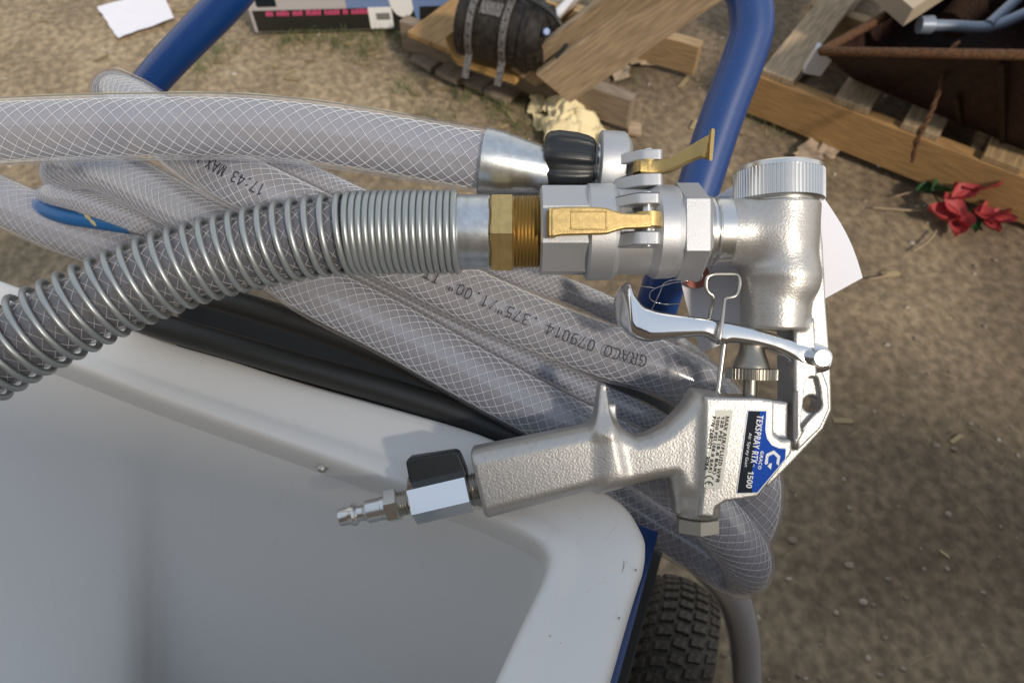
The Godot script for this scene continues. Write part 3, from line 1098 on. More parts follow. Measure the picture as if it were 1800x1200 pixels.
func make_yard() -> void:
	var ux := (Vector3(1.2031, 0.13, -1.2536) - Vector3(0.6429, 0.13, -1.6467)).normalized()
	var wz := Vector3(ux.z, 0, -ux.x)
	# pallet on the right
	var o := thing("pallet", "pale brown wooden pallet under the rusty red tub at the right edge", "pallet", Vector3(0.9501, 0, -1.6122))
	var a := Vector3(0.6386, 0.135, -1.6397)
	var b := Vector3(1.2995, 0.135, -1.1777)
	pieces(o, "runner", [[a + wz * 0.019, b + wz * 0.019]], 0.038, 0.118, mats["wood_orange"])
	pieces(o, "runner", [[a + wz * 0.42, b + wz * 0.42]], 0.038, 0.118, mats["wood"])
	for q in [Vector3(0.6935, 0.153, -1.612), Vector3(0.8587, 0.153, -1.4987), Vector3(0.9984, 0.153, -1.3992), Vector3(1.155, 0.153, -1.2842), Vector3(1.2963, 0.153, -1.1829)]:
		pieces(o, "deck_board", [[q - wz * 0.003, q + wz * 0.85]], 0.09, 0.018, mats["wood_pale"] if q.x < 1.0 else mats["wood"])
	for q in [Vector3(0.7307, 0.018, -1.7129), Vector3(1.0591, 0.018, -1.4816), Vector3(1.3392, 0.018, -1.284)]:
		pieces(o, "bottom_board", [[q + wz * 0.01, q + wz * 0.8]], 0.09, 0.016, mats["wood_grey"])
	# pallet on the left
	o = thing("pallet", "weathered wooden pallet under the black motor and the leaning boards", "pallet", Vector3(0, 0, -1.8297))
	a = Vector3(-0.3301, 0.11, -1.9256)
	b = Vector3(0.3095, 0.11, -1.5619)
	pieces(o, "runner", [[a + wz * 0.019, b + wz * 0.019]], 0.038, 0.092, mats["wood_grey"])
	a = Vector3(-0.1769, 0.11, -2.1894)
	b = Vector3(0.5343, 0.11, -1.8119)
	pieces(o, "runner", [[a, b]], 0.038, 0.092, mats["wood"])
	for q in [Vector3(-0.2625, 0.128, -1.8193), Vector3(-0.1965, 0.128, -1.7766), Vector3(-0.0834, 0.128, -1.7144), Vector3(0.0455, 0.128, -1.6495)]:
		pieces(o, "deck_board", [[q, q + wz * 0.55]], 0.085, 0.017, mats["wood_orange"] if q.x < -0.1 else mats["wood_grey"])
	for q in [Vector3(-0.2716, 0.022, -1.8529), Vector3(-0.1917, 0.03, -1.7795), Vector3(-0.1211, 0.018, -1.7568), Vector3(-0.0515, 0.022, -1.7)]:
		pieces(o, "bottom_board", [[q, q + (wz + ux * rng.randf_range(-0.1, 0.1)).normalized() * 0.4]], 0.085, 0.016, mats["wood_grey"])
	# two boards side by side, one end raised
	var e0 := Vector3(0.0313, 0.15, -1.6234)
	var e1 := Vector3(0.1071, 0.15, -1.5759)
	var f0 := Vector3(0.2458, 0.403, -1.5314)
	var f1 := Vector3(0.3574, 0.4086, -1.5218)
	var along := (f1 - e1).normalized()
	o = thing("plank_pair", "two wide pale boards lying side by side, far end raised, beside the black motor", "boards", Vector3(0.0757, 0.12, -1.6363))
	for q in [[e0, f0, 0.085], [e1, f1, 0.128]]:
		var m := M.new()
		plank(m, q[0], q[0] + (q[1] - q[0]) * 1.5, q[2], 0.02, along.cross(f0 - f1).normalized() * signf(along.cross(f0 - f1).y), 0.003)
		part(o, "board", m, mats["wood_pale"])
	for k in 7:
		var nail := M.new()
		var c: Vector3 = e1.lerp(f1, 0.06 + 0.13 * k) + ux * (0.03 if k % 2 else -0.03) + Vector3(0, 0.0025, 0)
		lathe(nail, c, Vector3.UP, [Vector2(-0.004, 0.004), Vector2(0.0, 0.004), Vector2(0.0, 0.0)], 8)
		part(o, "nail_head", nail, mats["black_dull"])
	# moulded plywood seat under the motor
	o = thing("plywood_tray", "orange moulded plywood tray with a curled lip, under the black motor", "tray", Vector3(-0.0773, 0.13, -1.7217))
	var sec := []
	for k in 15:
		var t := k / 14.0
		sec.append(t)
	var m := M.new()
	var left := Vector3(-0.1739, 0.15, -1.7049)
	var right := Vector3(0.0074, 0.15, -1.6042)
	for side in 2:
		var rows := []
		for j in 7:
			var row := []
			for k in sec.size():
				var t: float = sec[k]
				var p: Vector3 = left.lerp(right, t) + wz * (0.36 * j / 6.0)
				p.y += 0.05 * pow(maxf(0.0, 1.0 - t * 6.0), 2.0) + 0.09 * pow(maxf(0.0, t - 0.55) / 0.45, 2.0) * (j / 6.0) - (0.022 if side else 0.0)
				row.append(p)
			rows.append(row)
		grid(m, rows, Vector2(0.3, 0.4), side == 1)
	var rim := []
	for k in sec.size():
		var t: float = sec[k]
		var p: Vector3 = left.lerp(right, t)
		p.y += 0.05 * pow(maxf(0.0, 1.0 - t * 6.0), 2.0)
		rim.append(p)
	for k in rim.size() - 1:
		m.face([rim[k] - wz * 0.0005, rim[k + 1] - wz * 0.0005, rim[k + 1] - Vector3(0, 0.022, 0), rim[k] - Vector3(0, 0.022, 0)])
	for e in [0, rim.size() - 1]:
		m.face([rim[e], rim[e] - Vector3(0, 0.022, 0), rim[e] - Vector3(0, 0.022, 0) + wz * 0.36, rim[e] + wz * 0.36])
	part(o, "tray", m, mats["ply"])
	# motor
	var axis := (Vector3(0.0947, 0.245, -1.6425) - Vector3(-0.1147, 0.245, -1.7225)).normalized()
	var mo := Vector3(-0.12, 0.245, -1.7072)
	o = thing("electric_motor", "old black rusty electric motor strapped down with two perforated metal bands", "motor", Vector3(-0.0311, 0.15, -1.7693))
	m = M.new()
	lathe(m, mo, axis, [Vector2(0, 0), Vector2(0, 0.078), Vector2(0.003, 0.084), Vector2(0.176, 0.084), Vector2(0.176, 0.092), Vector2(0.19, 0.092), Vector2(0.19, 0.085), Vector2(0.222, 0.078), Vector2(0.232, 0.055), Vector2(0.232, 0.045), Vector2(0.24, 0.045), Vector2(0.24, 0.0)], 48)
	part(o, "casing", m, mats["motor_black"])
	var pm := perp(axis, Vector3.UP)
	for k in 8:
		m = M.new()
		var an: float = [0.35, 0.65, 0.95, 1.25, 0.4, 0.75, 1.05, 1.35][k]
		var rad: Vector3 = pm[0] * cos(an) + pm[1] * sin(an) * (1.0 if (pm[1] as Vector3).z > 0.0 else -1.0)
		var c: Vector3 = mo + axis * (0.09 if k < 4 else 0.175) + rad * 0.084
		plank(m, c - axis * 0.016, c + axis * 0.016, 0.007, 0.004, rad, 0.0015)
		part(o, "vent_slot", m, mats["black_dull"])
	m = M.new()
	var pr: Vector3 = pm[0] * cos(0.5) + pm[1] * sin(0.5) * (1.0 if (pm[1] as Vector3).z > 0.0 else -1.0)
	plank(m, mo + axis * 0.062 + pr * 0.087, mo + axis * 0.118 + pr * 0.087, 0.035, 0.003, pr, 0.001)
	part(o, "name_plate", m, mats["strap_metal"])
	m = M.new()
	lathe(m, mo + axis * 0.24, axis, [Vector2(0, 0.03), Vector2(0.012, 0.03), Vector2(0.016, 0.02), Vector2(0.016, 0.0)], 24)
	part(o, "end_cap", m, mats["rust"])
	for s in [0.045, 0.135]:
		m = M.new()
		var pq := perp(axis, Vector3.UP)
		var rows := []
		for k in 41:
			var an := lerpf(-1.9, 1.9, k / 40.0)
			var c: Vector3 = mo + axis * s + (pq[0] * cos(an) + pq[1] * sin(an)) * 0.0905
			rows.append(c)
		var down: Vector3 = rows[0] + Vector3(0, -0.05, 0) + (rows[0] - mo - axis * s) * Vector3(0.4, 0, 0.4)
		var down2: Vector3 = rows[40] + Vector3(0, -0.05, 0) + (rows[40] - mo - axis * s) * Vector3(0.4, 0, 0.4)
		rows.push_front(down)
		rows.append(down2)
		for k in rows.size() - 1:
			var q0: Vector3 = rows[k]
			var q1: Vector3 = rows[k + 1]
			var out := ((q1 - q0).cross(axis)).normalized() * 0.002
			if out.dot(q0 - mo - axis * s) < 0.0:
				out = -out
			m.face([q0 + out - axis * 0.009, q1 + out - axis * 0.009, q1 + out + axis * 0.009, q0 + out + axis * 0.009])
			m.face([q0 - axis * 0.009, q1 - axis * 0.009, q1 + out - axis * 0.009, q0 + out - axis * 0.009])
			m.face([q0 + axis * 0.009, q1 + axis * 0.009, q1 + out + axis * 0.009, q0 + out + axis * 0.009])
		var st := part(o, "metal_strap", m, mats["strap_metal"])
		m = M.new()
		for k in range(2, rows.size() - 1, 3):
			var out: Vector3 = ((rows[k + 1] - rows[k - 1]) as Vector3).cross(axis).normalized()
			if out.dot(rows[k] - mo - axis * s) < 0.0:
				out = -out
			lathe(m, rows[k] + out * 0.0022, out, [Vector2(0, 0.003), Vector2(0.0006, 0.003), Vector2(0.0006, 0.0)], 8)
		part(st, "hole", m, mats["black_dull"], true)
	m = M.new()
	tube(m, smooth([mo + axis * 0.1 + Vector3(0, 0.1, 0), mo + axis * 0.17 + Vector3(0, 0.105, 0.02), mo + axis * 0.24 + Vector3(0, 0.08, 0.03), mo + axis * 0.27 + Vector3(0, 0.03, 0.05), mo + axis * 0.245 + Vector3(0, 0.0, 0.07)], 0.01), 0.006, 8)
	part(o, "cable", m, mats["black_rubber"])
	m = M.new()
	nut(m, mo + axis * 0.215 + Vector3(0, 0.055, 0.06), (axis * 0.2 + Vector3(0, 0.6, 0.7)).normalized(), 0.012, 0.009, 6, 0.002)
	part(o, "blue_bolt", m, mats["box_blue"])
	m = M.new()
	tube(m, PackedVector3Array([Vector3(0.0949, 0.19, -1.775), Vector3(0.1719, 0.21, -1.8776)]), 0.014, 16)
	solo("plastic_pipe", m, mats["pipe_white"], "white plastic pipe between the black motor and the boards", "pipe", Vector3(0.1313, 0.2, -1.8229))
	m = M.new()
	plank(m, Vector3(-0.1459, 0.2, -1.7305), Vector3(-0.1298, 0.155, -1.7152), 0.012, 0.012)
	solo("wood_stick", m, mats["wood_pale"], "short pale stick standing left of the black motor", "stick", Vector3(-0.1388, 0.15, -1.7432))
	# carton with a printed front
	var c0 := Vector3(-0.7934, 0.012, -2.0142)
	var c1 := Vector3(-0.1486, 0.012, -2.0444)
	var bx := (c1 - c0).normalized()
	var bz := Vector3(-bx.z, 0, bx.x)
	if bz.z < 0.0:
		bz = -bz
	var bw := (c1 - c0).length()
	var fx := Transform3D(Basis(bx, Vector3.UP, bz), c0)
	o = thing("printed_box", "black and white printed carton with pink lettering lying at the top edge", "box", c0.lerp(c1, 0.5))
	m = M.new()
	prism(m, round_poly(PackedVector2Array([Vector2(0, 0), Vector2(bw, 0), Vector2(bw, 0.26), Vector2(0, 0.26)]), 0.008, 3), -0.34, 0.0, 0.006, fx)
	part(o, "carton", m, mats["box_white"])
	var panels := [[0.012, 0.006, bw - 0.012, 0.074, "box_black", "black_band"], [bw * 0.46, 0.075, bw - 0.012, 0.25, "box_blue", "blue_panel"], [bw * 0.555, 0.008, bw * 0.665, 0.076, "label_white", "barcode_label"]]
	for k in panels.size():
		var p: Array = panels[k]
		m = M.new()
		prism(m, PackedVector2Array([Vector2(p[0], p[1]), Vector2(p[2], p[1]), Vector2(p[2], p[3]), Vector2(p[0], p[3])]), 0.0, 0.0012 + 0.0008 * k, 0.0003, fx, 1)
		part(o, p[5], m, mats[p[4]])
	m = M.new()
	for k in 14:
		var x := bw * 0.588 + k * 0.0031
		prism(m, PackedVector2Array([Vector2(x, 0.036), Vector2(x + 0.0012 + 0.0009 * (k * 7 % 3), 0.036), Vector2(x + 0.0012 + 0.0009 * (k * 7 % 3), 0.058), Vector2(x, 0.058)]), 0.0028, 0.0034, 0.0001, fx, 1)
	part(o, "barcode", m, mats["label_ink"], true)
	m = M.new()
	var px := 0.05
	for word in [3, 5, 4, 6, 6, 2, 8]:
		for k in word:
			var hh := 0.012 + 0.006 * rng.randf()
			prism(m, PackedVector2Array([Vector2(px, 0.056), Vector2(px + 0.0055, 0.056), Vector2(px + 0.0075, 0.056 + hh), Vector2(px + 0.002, 0.056 + hh)]), 0.001, 0.002, 0.0002, fx, 1)
			px += 0.0078
		px += 0.009
	part(o, "pink_lettering", m, mats["box_pink"], true)
	m = M.new()
	prism(m, curve_poly(PackedVector2Array([Vector2(bw * 0.87, 0.026), Vector2(bw * 0.9, 0.026), Vector2(bw * 0.897, 0.038), Vector2(bw * 0.885, 0.05), Vector2(bw * 0.873, 0.038)]), 0.004), 0.001, 0.0022, 0.0003, fx, 1)
	part(o, "white_emblem", m, mats["label_white"])
	m = M.new()
	prism(m, round_poly(PackedVector2Array([Vector2(0.03, 0.085), Vector2(0.09, 0.085), Vector2(0.09, 0.12), Vector2(0.03, 0.12)]), 0.006), 0.0, 0.0012, 0.0003, fx, 1)
	part(o, "dark_panel", m, mats["label_dark"])
	m = M.new()
	prism(m, curve_poly(PackedVector2Array([Vector2(bw * 0.66, 0.09), Vector2(bw * 0.69, 0.05), Vector2(bw * 0.74, 0.045), Vector2(bw * 0.77, 0.075), Vector2(bw * 0.77, 0.15), Vector2(bw * 0.67, 0.15)]), 0.01), 0.0008, 0.0026, 0.0003, fx, 1)
	part(o, "pale_panel", m, mats["label_white"])
	m = M.new()
	prism(m, curve_poly(PackedVector2Array([Vector2(bw * 0.775, 0.15), Vector2(bw * 0.765, 0.09), Vector2(bw * 0.775, 0.04), Vector2(bw * 0.785, 0.025), Vector2(bw * 0.795, 0.06), Vector2(bw * 0.795, 0.15)]), 0.01), 0.0008, 0.003, 0.0003, fx, 1)
	part(o, "blue_drip", m, mats["box_blue"])
	# papers and scraps
	sheet("paper_sheet", [Vector3(-1.3335, 0, -2.1672), Vector3(-1.15, 0, -2.2595), Vector3(-1.0693, 0, -2.1036), Vector3(-1.2131, 0, -1.9971)], 0.004, mats["paper"], "white paper sheet lying on the earth left of the blue handle", "paper", 0.012)
	sheet("torn_paper", [Vector3(0.7399, 0, -1.4621), Vector3(0.8141, 0, -1.539), Vector3(0.8838, 0, -1.5024), Vector3(0.7783, 0, -1.4185)], 0.003, mats["dry_scrap"], "torn tan paper lump on the earth below the right pallet", "paper", 0.03)
	sheet("torn_paper", [Vector3(0.8088, 0, -1.471), Vector3(0.8455, 0, -1.5344), Vector3(0.8892, 0, -1.5115), Vector3(0.8455, 0, -1.4358)], 0.006, mats["dry_scrap"], "smaller torn tan paper beside the larger one below the pallet", "paper", 0.03)
	sheet("pale_scrap", [Vector3(0.9549, 0, -1.4185), Vector3(0.9849, 0, -1.4599), Vector3(1.0276, 0, -1.4358), Vector3(1.0026, 0, -1.4078)], 0.004, mats["paper"], "small pale scrap on the earth left of the red flower", "scrap", 0.02)
	sheet("cardboard_scrap", [Vector3(0.2793, 0, -1.8792), Vector3(0.3518, 0, -1.8904), Vector3(0.3437, 0, -1.8027), Vector3(0.2982, 0, -1.7762)], 0.004, mats["dry_scrap"], "torn grey cardboard scrap between the two sawn runner ends", "scrap", 0.02)
	sheet("cardboard_scrap", [Vector3(0.336, 0, -1.9244), Vector3(0.4295, 0, -1.913), Vector3(0.4361, 0, -1.8516), Vector3(0.3545, 0, -1.8461)], 0.006, mats["wood_pale"], "crumpled pale cardboard scrap above the torn grey one", "scrap", 0.03)
	m = M.new()
	plank(m, Vector3(0.3153, 0.025, -1.5647), Vector3(0.3528, 0.02, -1.5615), 0.045, 0.012)
	solo("wood_chip", m, mats["wood_pale"], "small pinkish wood chip by the end of the near runner", "wood chip", Vector3(0.3399, 0, -1.5906))
	m = M.new()
	plank(m, Vector3(0.395, 0.012, -1.4226), Vector3(0.4606, 0.012, -1.4663), 0.008, 0.004)
	plank(m, Vector3(0.395, 0.012, -1.4226), Vector3(0.3548, 0.012, -1.3948), 0.006, 0.004)
	solo("straw_stalk", m, mats["wood_pale"], "long yellow straw stalk on the earth beside the blue handle", "straw", Vector3(0.4232, 0, -1.4511))
	for e in [[Vector3(0.9095, 0.006, -1.2782), Vector3(1.0264, 0.006, -1.2683), 0.007, "pale straw stalk lying level on the earth left of the red flower"], [Vector3(0.9637, 0.006, -1.133), Vector3(1.0425, 0.006, -1.2011), 0.006, "slanting straw stalk on the earth below the red flower"], [Vector3(0.9773, 0.006, -1.3182), Vector3(1.1046, 0.006, -1.3738), 0.005, "thin straw stalk close under the right pallet's long front runner"], [Vector3(0.8337, 0.006, -1.0489), Vector3(0.8839, 0.006, -1.0661), 0.006, "short straw stalk on the earth beside the paper tag's lower corner"]]:
		m = M.new()
		var a0: Vector3 = e[0]
		var a1: Vector3 = e[1]
		tube(m, smooth([a0, a0.lerp(a1, 0.5) + Vector3(0.004, 0.004, 0.006), a1], 0.01), float(e[2]) * 0.35, 6)
		solo("straw_stalk", m, mats["wood_pale"], e[3], "straw", a0)
	make_cloth()
	make_flower()
	make_tub(ux, wz)

func make_cloth() -> void:
	# a stiff rag dropped in a loose heap: broad lobes lapped over one another, each creased along its middle
	var o := thing("crumpled_cloth", "crumpled pale yellow cloth on the earth below the boards", "cloth", Vector3(0.1632, 0, -1.6146))
	var fn := FastNoiseLite.new()
	fn.seed = 23
	fn.frequency = 5.0
	var lobes := [[Vector3(0.0981, 0.035, -1.6628), 0.105, 0.085, 2.9, 0.030, 0.35], [Vector3(0.117, 0.028, -1.6012), 0.12, 0.10, 3.9, 0.035, 0.2], [Vector3(0.1578, 0.05, -1.6043), 0.12, 0.12, 1.2, 0.04, 0.3], [Vector3(0.1866, 0.045, -1.5587), 0.14, 0.12, -0.4, 0.045, 0.25], [Vector3(0.2149, 0.022, -1.5358), 0.12, 0.09, -0.9, 0.03, 0.15], [Vector3(0.1541, 0.02, -1.5475), 0.12, 0.1, 4.6, 0.035, 0.2], [Vector3(0.1286, 0.055, -1.5371), 0.10, 0.08, 5.4, 0.03, 0.4]]
	for e in lobes:
		var m := M.new()
		for side in 2:
			var rows := []
			for j in 17:
				var row := []
				for i in 17:
					var t := j / 16.0
					var u := i / 8.0 - 1.0
					var w: float = e[2] * (0.35 + 0.65 * sin(PI * clampf(0.1 + 0.75 * t, 0, 1)))
					var p := Vector3(t * e[1] - e[1] * 0.5, 0, u * w * 0.5)
					p.y = e[4] * (0.5 - absf(u)) * (1.0 - 0.4 * t) + e[5] * e[1] * (t - 0.3) * (0.5 - t) * 2.0
					var q := (e[0] as Vector3) + Basis(Vector3.UP, e[3]) * p
					q += Vector3(fn.get_noise_2d(q.x * 2.0, q.z * 2.0 + e[3]), 1.2 * fn.get_noise_2d(q.z * 3.0, q.x * 3.0 + e[3]), fn.get_noise_2d(q.x * 2.0 + 7.0, q.z * 2.0)) * 0.03
					q.y = maxf(q.y, 0.002) + (0.0 if side else 0.0012)
					row.append(q)
				rows.append(row)
			grid(m, rows, Vector2.ONE, side == 0)
		part(o, "fold", m, mats["cloth"])

func make_flower() -> void:
	var o := thing("artificial_flower", "red artificial flower with green leaves lying beside the right pallet", "flower", Vector3(1.1315, 0, -1.2742))
	var list := [[Vector3(1.133, 0.05, -1.293), 0.075, 0.5, -0.6, 0], [Vector3(1.1738, 0.045, -1.3082), 0.06, 0.9, 0.5, 0], [Vector3(1.0989, 0.06, -1.2632), 0.05, 0.3, 0.2, 0], [Vector3(1.0569, 0.02, -1.2315), 0.06, 0.2, 2.8, 0], [Vector3(1.0788, 0.03, -1.2409), 0.055, 0.35, 2.2, 0],
		[Vector3(1.1879, 0.02, -1.2449), 0.06, 0.25, 0.2, 0], [Vector3(1.1971, 0.015, -1.2248), 0.05, 0.2, -0.4, 0], [Vector3(1.1034, 0.015, -1.2172), 0.05, 0.3, -1.6, 0], [Vector3(1.0851, 0.01, -1.1973), 0.045, 0.1, -2.0, 0], [Vector3(1.1549, 0.02, -1.2315), 0.05, 0.15, -1.2, 0], [Vector3(1.1736, 0.01, -1.2105), 0.04, 0.1, -1.0, 0],
		[Vector3(1.0903, 0.05, -1.3536), 0.075, 0.25, 2.6, 1], [Vector3(1.139, 0.03, -1.3401), 0.09, 0.1, 2.9, 1], [Vector3(1.0902, 0.03, -1.3238), 0.08, 0.1, 3.6, 1], [Vector3(1.197, 0.03, -1.2838), 0.07, 0.1, 0.1, 1], [Vector3(1.0521, 0.02, -1.3241), 0.06, 0.1, 3.4, 1], [Vector3(1.1337, 0.01, -1.2162), 0.05, 0.1, -1.8, 1]]
	for e in list:
		var m := M.new()
		var l: float = e[1] * 1.2
		for side in 2:
			var rows := []
			for j in 7:
				var row := []
				for i in 7:
					var t := j / 6.0
					var u := i / 3.0 - 1.0
					var w := l * (0.42 if e[4] == 0 else 0.26) * sin(PI * clampf(0.12 + t * 0.86, 0, 1))
					var p := Vector3(t * l - l * 0.45, e[2] * l * (t * t) + 0.25 * l * u * u * (1.0 if e[4] == 0 else 0.5) + 0.05 * l * sin(u * 6.0 + t * 5.0), u * w)
					p.y += 0.0 if side else 0.0006
					row.append((e[0] as Vector3) + Basis(Vector3.UP, e[3]) * p)
				rows.append(row)
			grid(m, rows, Vector2.ONE, side == 0)
		part(o, "petal" if e[4] == 0 else "leaf", m, mats["petal"] if e[4] == 0 else mats["leaf"])
	var m := M.new()
	tube(m, smooth([Vector3(1.0921, 0.01, -1.3863), Vector3(1.1137, 0.02, -1.2939), Vector3(1.1229, 0.03, -1.2352)], 0.01), 0.003, 6)
	part(o, "stem", m, mats["leaf"])

func make_tub(ux: Vector3, wz: Vector3) -> void:
	var o := thing("metal_tub", "rusty dark red metal tub standing on the right pallet", "tub", Vector3(1.0427, 0.155, -1.4521))
	var b1 := Vector3(0.8786, 0.157, -1.5897)
	var b2 := Vector3(1.293, 0.157, -1.2548)
	var t1 := Vector3(0.746, 0.27, -1.5383)
	var t2 := Vector3(1.0588, 0.5, -1.1807)
	var t4 := t1 + wz * 0.62 + ux * 0.22 + Vector3(0, 0.02, 0)
	var t3 := t2 + wz * 0.62
	var b4 := b1 + wz * 0.5
	var b3 := b2 + wz * 0.5
	var m := M.new()
	for q in [[b1, b2, t2, t1], [b2, b3, t3, t2], [b3, b4, t4, t3], [b4, b1, t1, t4], [b1, b4, b3, b2]]:
		var out: Vector3 = (q[1] - q[0]).cross(q[2] - q[0]).normalized()
		var mid: Vector3 = (b1 + b2 + b3 + b4) / 4.0 + Vector3(0, 0.1, 0)
		if out.dot((q[0] + q[2]) / 2.0 - mid) < 0.0:
			out = -out
		m.face(q, Vector2(3, 3))
		m.face([q[0] - out * 0.003, q[1] - out * 0.003, q[2] - out * 0.003, q[3] - out * 0.003], Vector2(3, 3))
	part(o, "tray", m, mats["rust_red"])
	m = M.new()
	tube(m, PackedVector3Array([t1, t2, t3, t4, t1]), 0.011, 12)
	part(o, "rim", m, mats["rust"])
	var nf := (b2 - b1).cross(t1 - b1).normalized()
	if nf.dot(wz) > 0.0:
		nf = -nf
	for t in [0.53, 0.72]:
		m = M.new()
		var lo := b1.lerp(b2, t)
		var hi := lo.lerp(t1.lerp(t2, t + 0.03), 0.42 if t < 0.6 else 0.92)
		plank(m, lo + nf * 0.007, hi + nf * 0.007, 0.012, 0.01, nf)
		part(o, "rib", m, mats["rust_red"])
	# things in and about it
	m = M.new()
	var corner := Vector3(0.9467, 0.3003, -1.5938)
	for q in [[Vector3(-0.42, 0.1, -0.75), Vector3(0.75, 0.1, -0.55)]]:
		var x: Vector3 = q[0].normalized()
		var y: Vector3 = q[1].normalized()
		y = (y - x * x.dot(y) * 0.0).normalized()
		var z := x.cross(y).normalized()
		for s in [0.0, 0.05]:
			m.face([corner - z * s, corner + x * 0.30 - z * s, corner + x * 0.30 + y * 0.3 - z * s, corner + y * 0.3 - z * s])
		m.face([corner, corner + x * 0.30, corner + x * 0.30 - z * 0.05, corner - z * 0.05])
		m.face([corner, corner + y * 0.3, corner + y * 0.3 - z * 0.05, corner - z * 0.05])
		m.face([corner + y * 0.3, corner + x * 0.30 + y * 0.3, corner + x * 0.30 + y * 0.3 - z * 0.05, corner + y * 0.3 - z * 0.05])
		m.face([corner + x * 0.30, corner + x * 0.30 + y * 0.3, corner + x * 0.30 + y * 0.3 - z * 0.05, corner + x * 0.30 - z * 0.05])
	solo("carton_flap", m, mats["carton"], "pale cardboard carton with its corner pointing down over the tub", "carton", corner)
	m = M.new()
	tube(m, smooth([Vector3(1.005, 0.2903, -1.6146), Vector3(1.0795, 0.2945, -1.6031), Vector3(1.1421, 0.2988, -1.5915), Vector3(1.1902, 0.3123, -1.5936), Vector3(1.3056, 0.3485, -1.6294)], 0.02), 0.014, 16)
	lathe(m, Vector3(0.9967, 0.2903, -1.6146), Vector3(1, 0, 0), [Vector2(0, 0), Vector2(0, 0.02), Vector2(0.03, 0.022), Vector2(0.035, 0.014)], 24)
	solo("bent_pipe", m, mats["pipe_grey"], "blue grey bent pipe with a wide end lying across the tub", "pipe", Vector3(1.0795, 0.2945, -1.6031))
	m = M.new()
	tube(m, PackedVector3Array([Vector3(1.1464, 0.3077, -1.5868), Vector3(1.2528, 0.3339, -1.6793)]), 0.013, 16)
	solo("straight_pipe", m, mats["pipe_grey"], "blue grey straight pipe slanting up from the bent pipe in the tub", "pipe", Vector3(1.1834, 0.3203, -1.6235))
	m = M.new()
	lathe(m, Vector3(1.1702, 0.2503, -1.7343), Vector3(0.6, 0.3, -0.5), [Vector2(-0.05, 0), Vector2(-0.05, 0.04), Vector2(0.03, 0.045), Vector2(0.04, 0.03), Vector2(0.08, 0.03), Vector2(0.08, 0)], 24)
	solo("rusty_drum", m, mats["rust"], "rusty brown metal drum inside the tub behind the bent pipe", "drum", Vector3(1.1702, 0.2503, -1.7343))
	# rusty twisted wire hanging over the rim
	m = M.new()
	var path := smooth([Vector3(1.0148, 0.3382, -1.471), Vector3(0.9953, 0.3157, -1.4377), Vector3(0.9664, 0.2956, -1.3722), Vector3(0.9421, 0.2598, -1.3192), Vector3(0.9266, 0.2179, -1.2927), Vector3(0.9349, 0.1577, -1.2751)], 0.004)
	var f := frames(path)
	for k in 2:
		var q := PackedVector3Array()
		for j in path.size():
			var an := j * 0.42 + PI * k
			var rr := 0.0045 * (1.0 - 0.5 * j / path.size()) + 0.0015 * sin(j * 0.13)
			q.append(path[j] + (f[1][j] * cos(an) + f[2][j] * sin(an)) * rr)
		tube(m, q, 0.004, 6)
	solo("rusty_wire", m, mats["rust"], "rusty twisted wire hanging over the tub down to the earth", "wire", path[0])
	m = M.new()
	var wx := Transform3D(Basis(Vector3(0.9, 0, 0.3).normalized(), Vector3(0.05, 1, 0.1).normalized(), Vector3(-0.3, 0, 0.9).normalized()), Vector3(0.7786, 0.157, -1.6016))
	prism(m, round_poly(PackedVector2Array([Vector2(-0.027, 0), Vector2(0.022, 0), Vector2(0.03, 0.075), Vector2(0.004, 0.068), Vector2(-0.002, 0.06), Vector2(-0.01, 0.08), Vector2(-0.022, 0.08)]), 0.008), -0.03, 0.0, 0.004, wx)
	solo("plastic_block", m, mats["pipe_white"], "notched white plastic block at the left corner of the tub", "block", Vector3(0.7786, 0.157, -1.6016))
	m = M.new()
	plank(m, Vector3(0.8506, 0.1173, -1.7874), Vector3(0.8613, 0.1363, -1.8334), 0.006, 0.004)
	solo("yellow_strip", m, mat("yellow", lin(0.45, 0.42, 0.05), 0.6), "thin yellow strip standing up above the white plastic block", "strip", Vector3(0.8522, 0.1191, -1.7901))

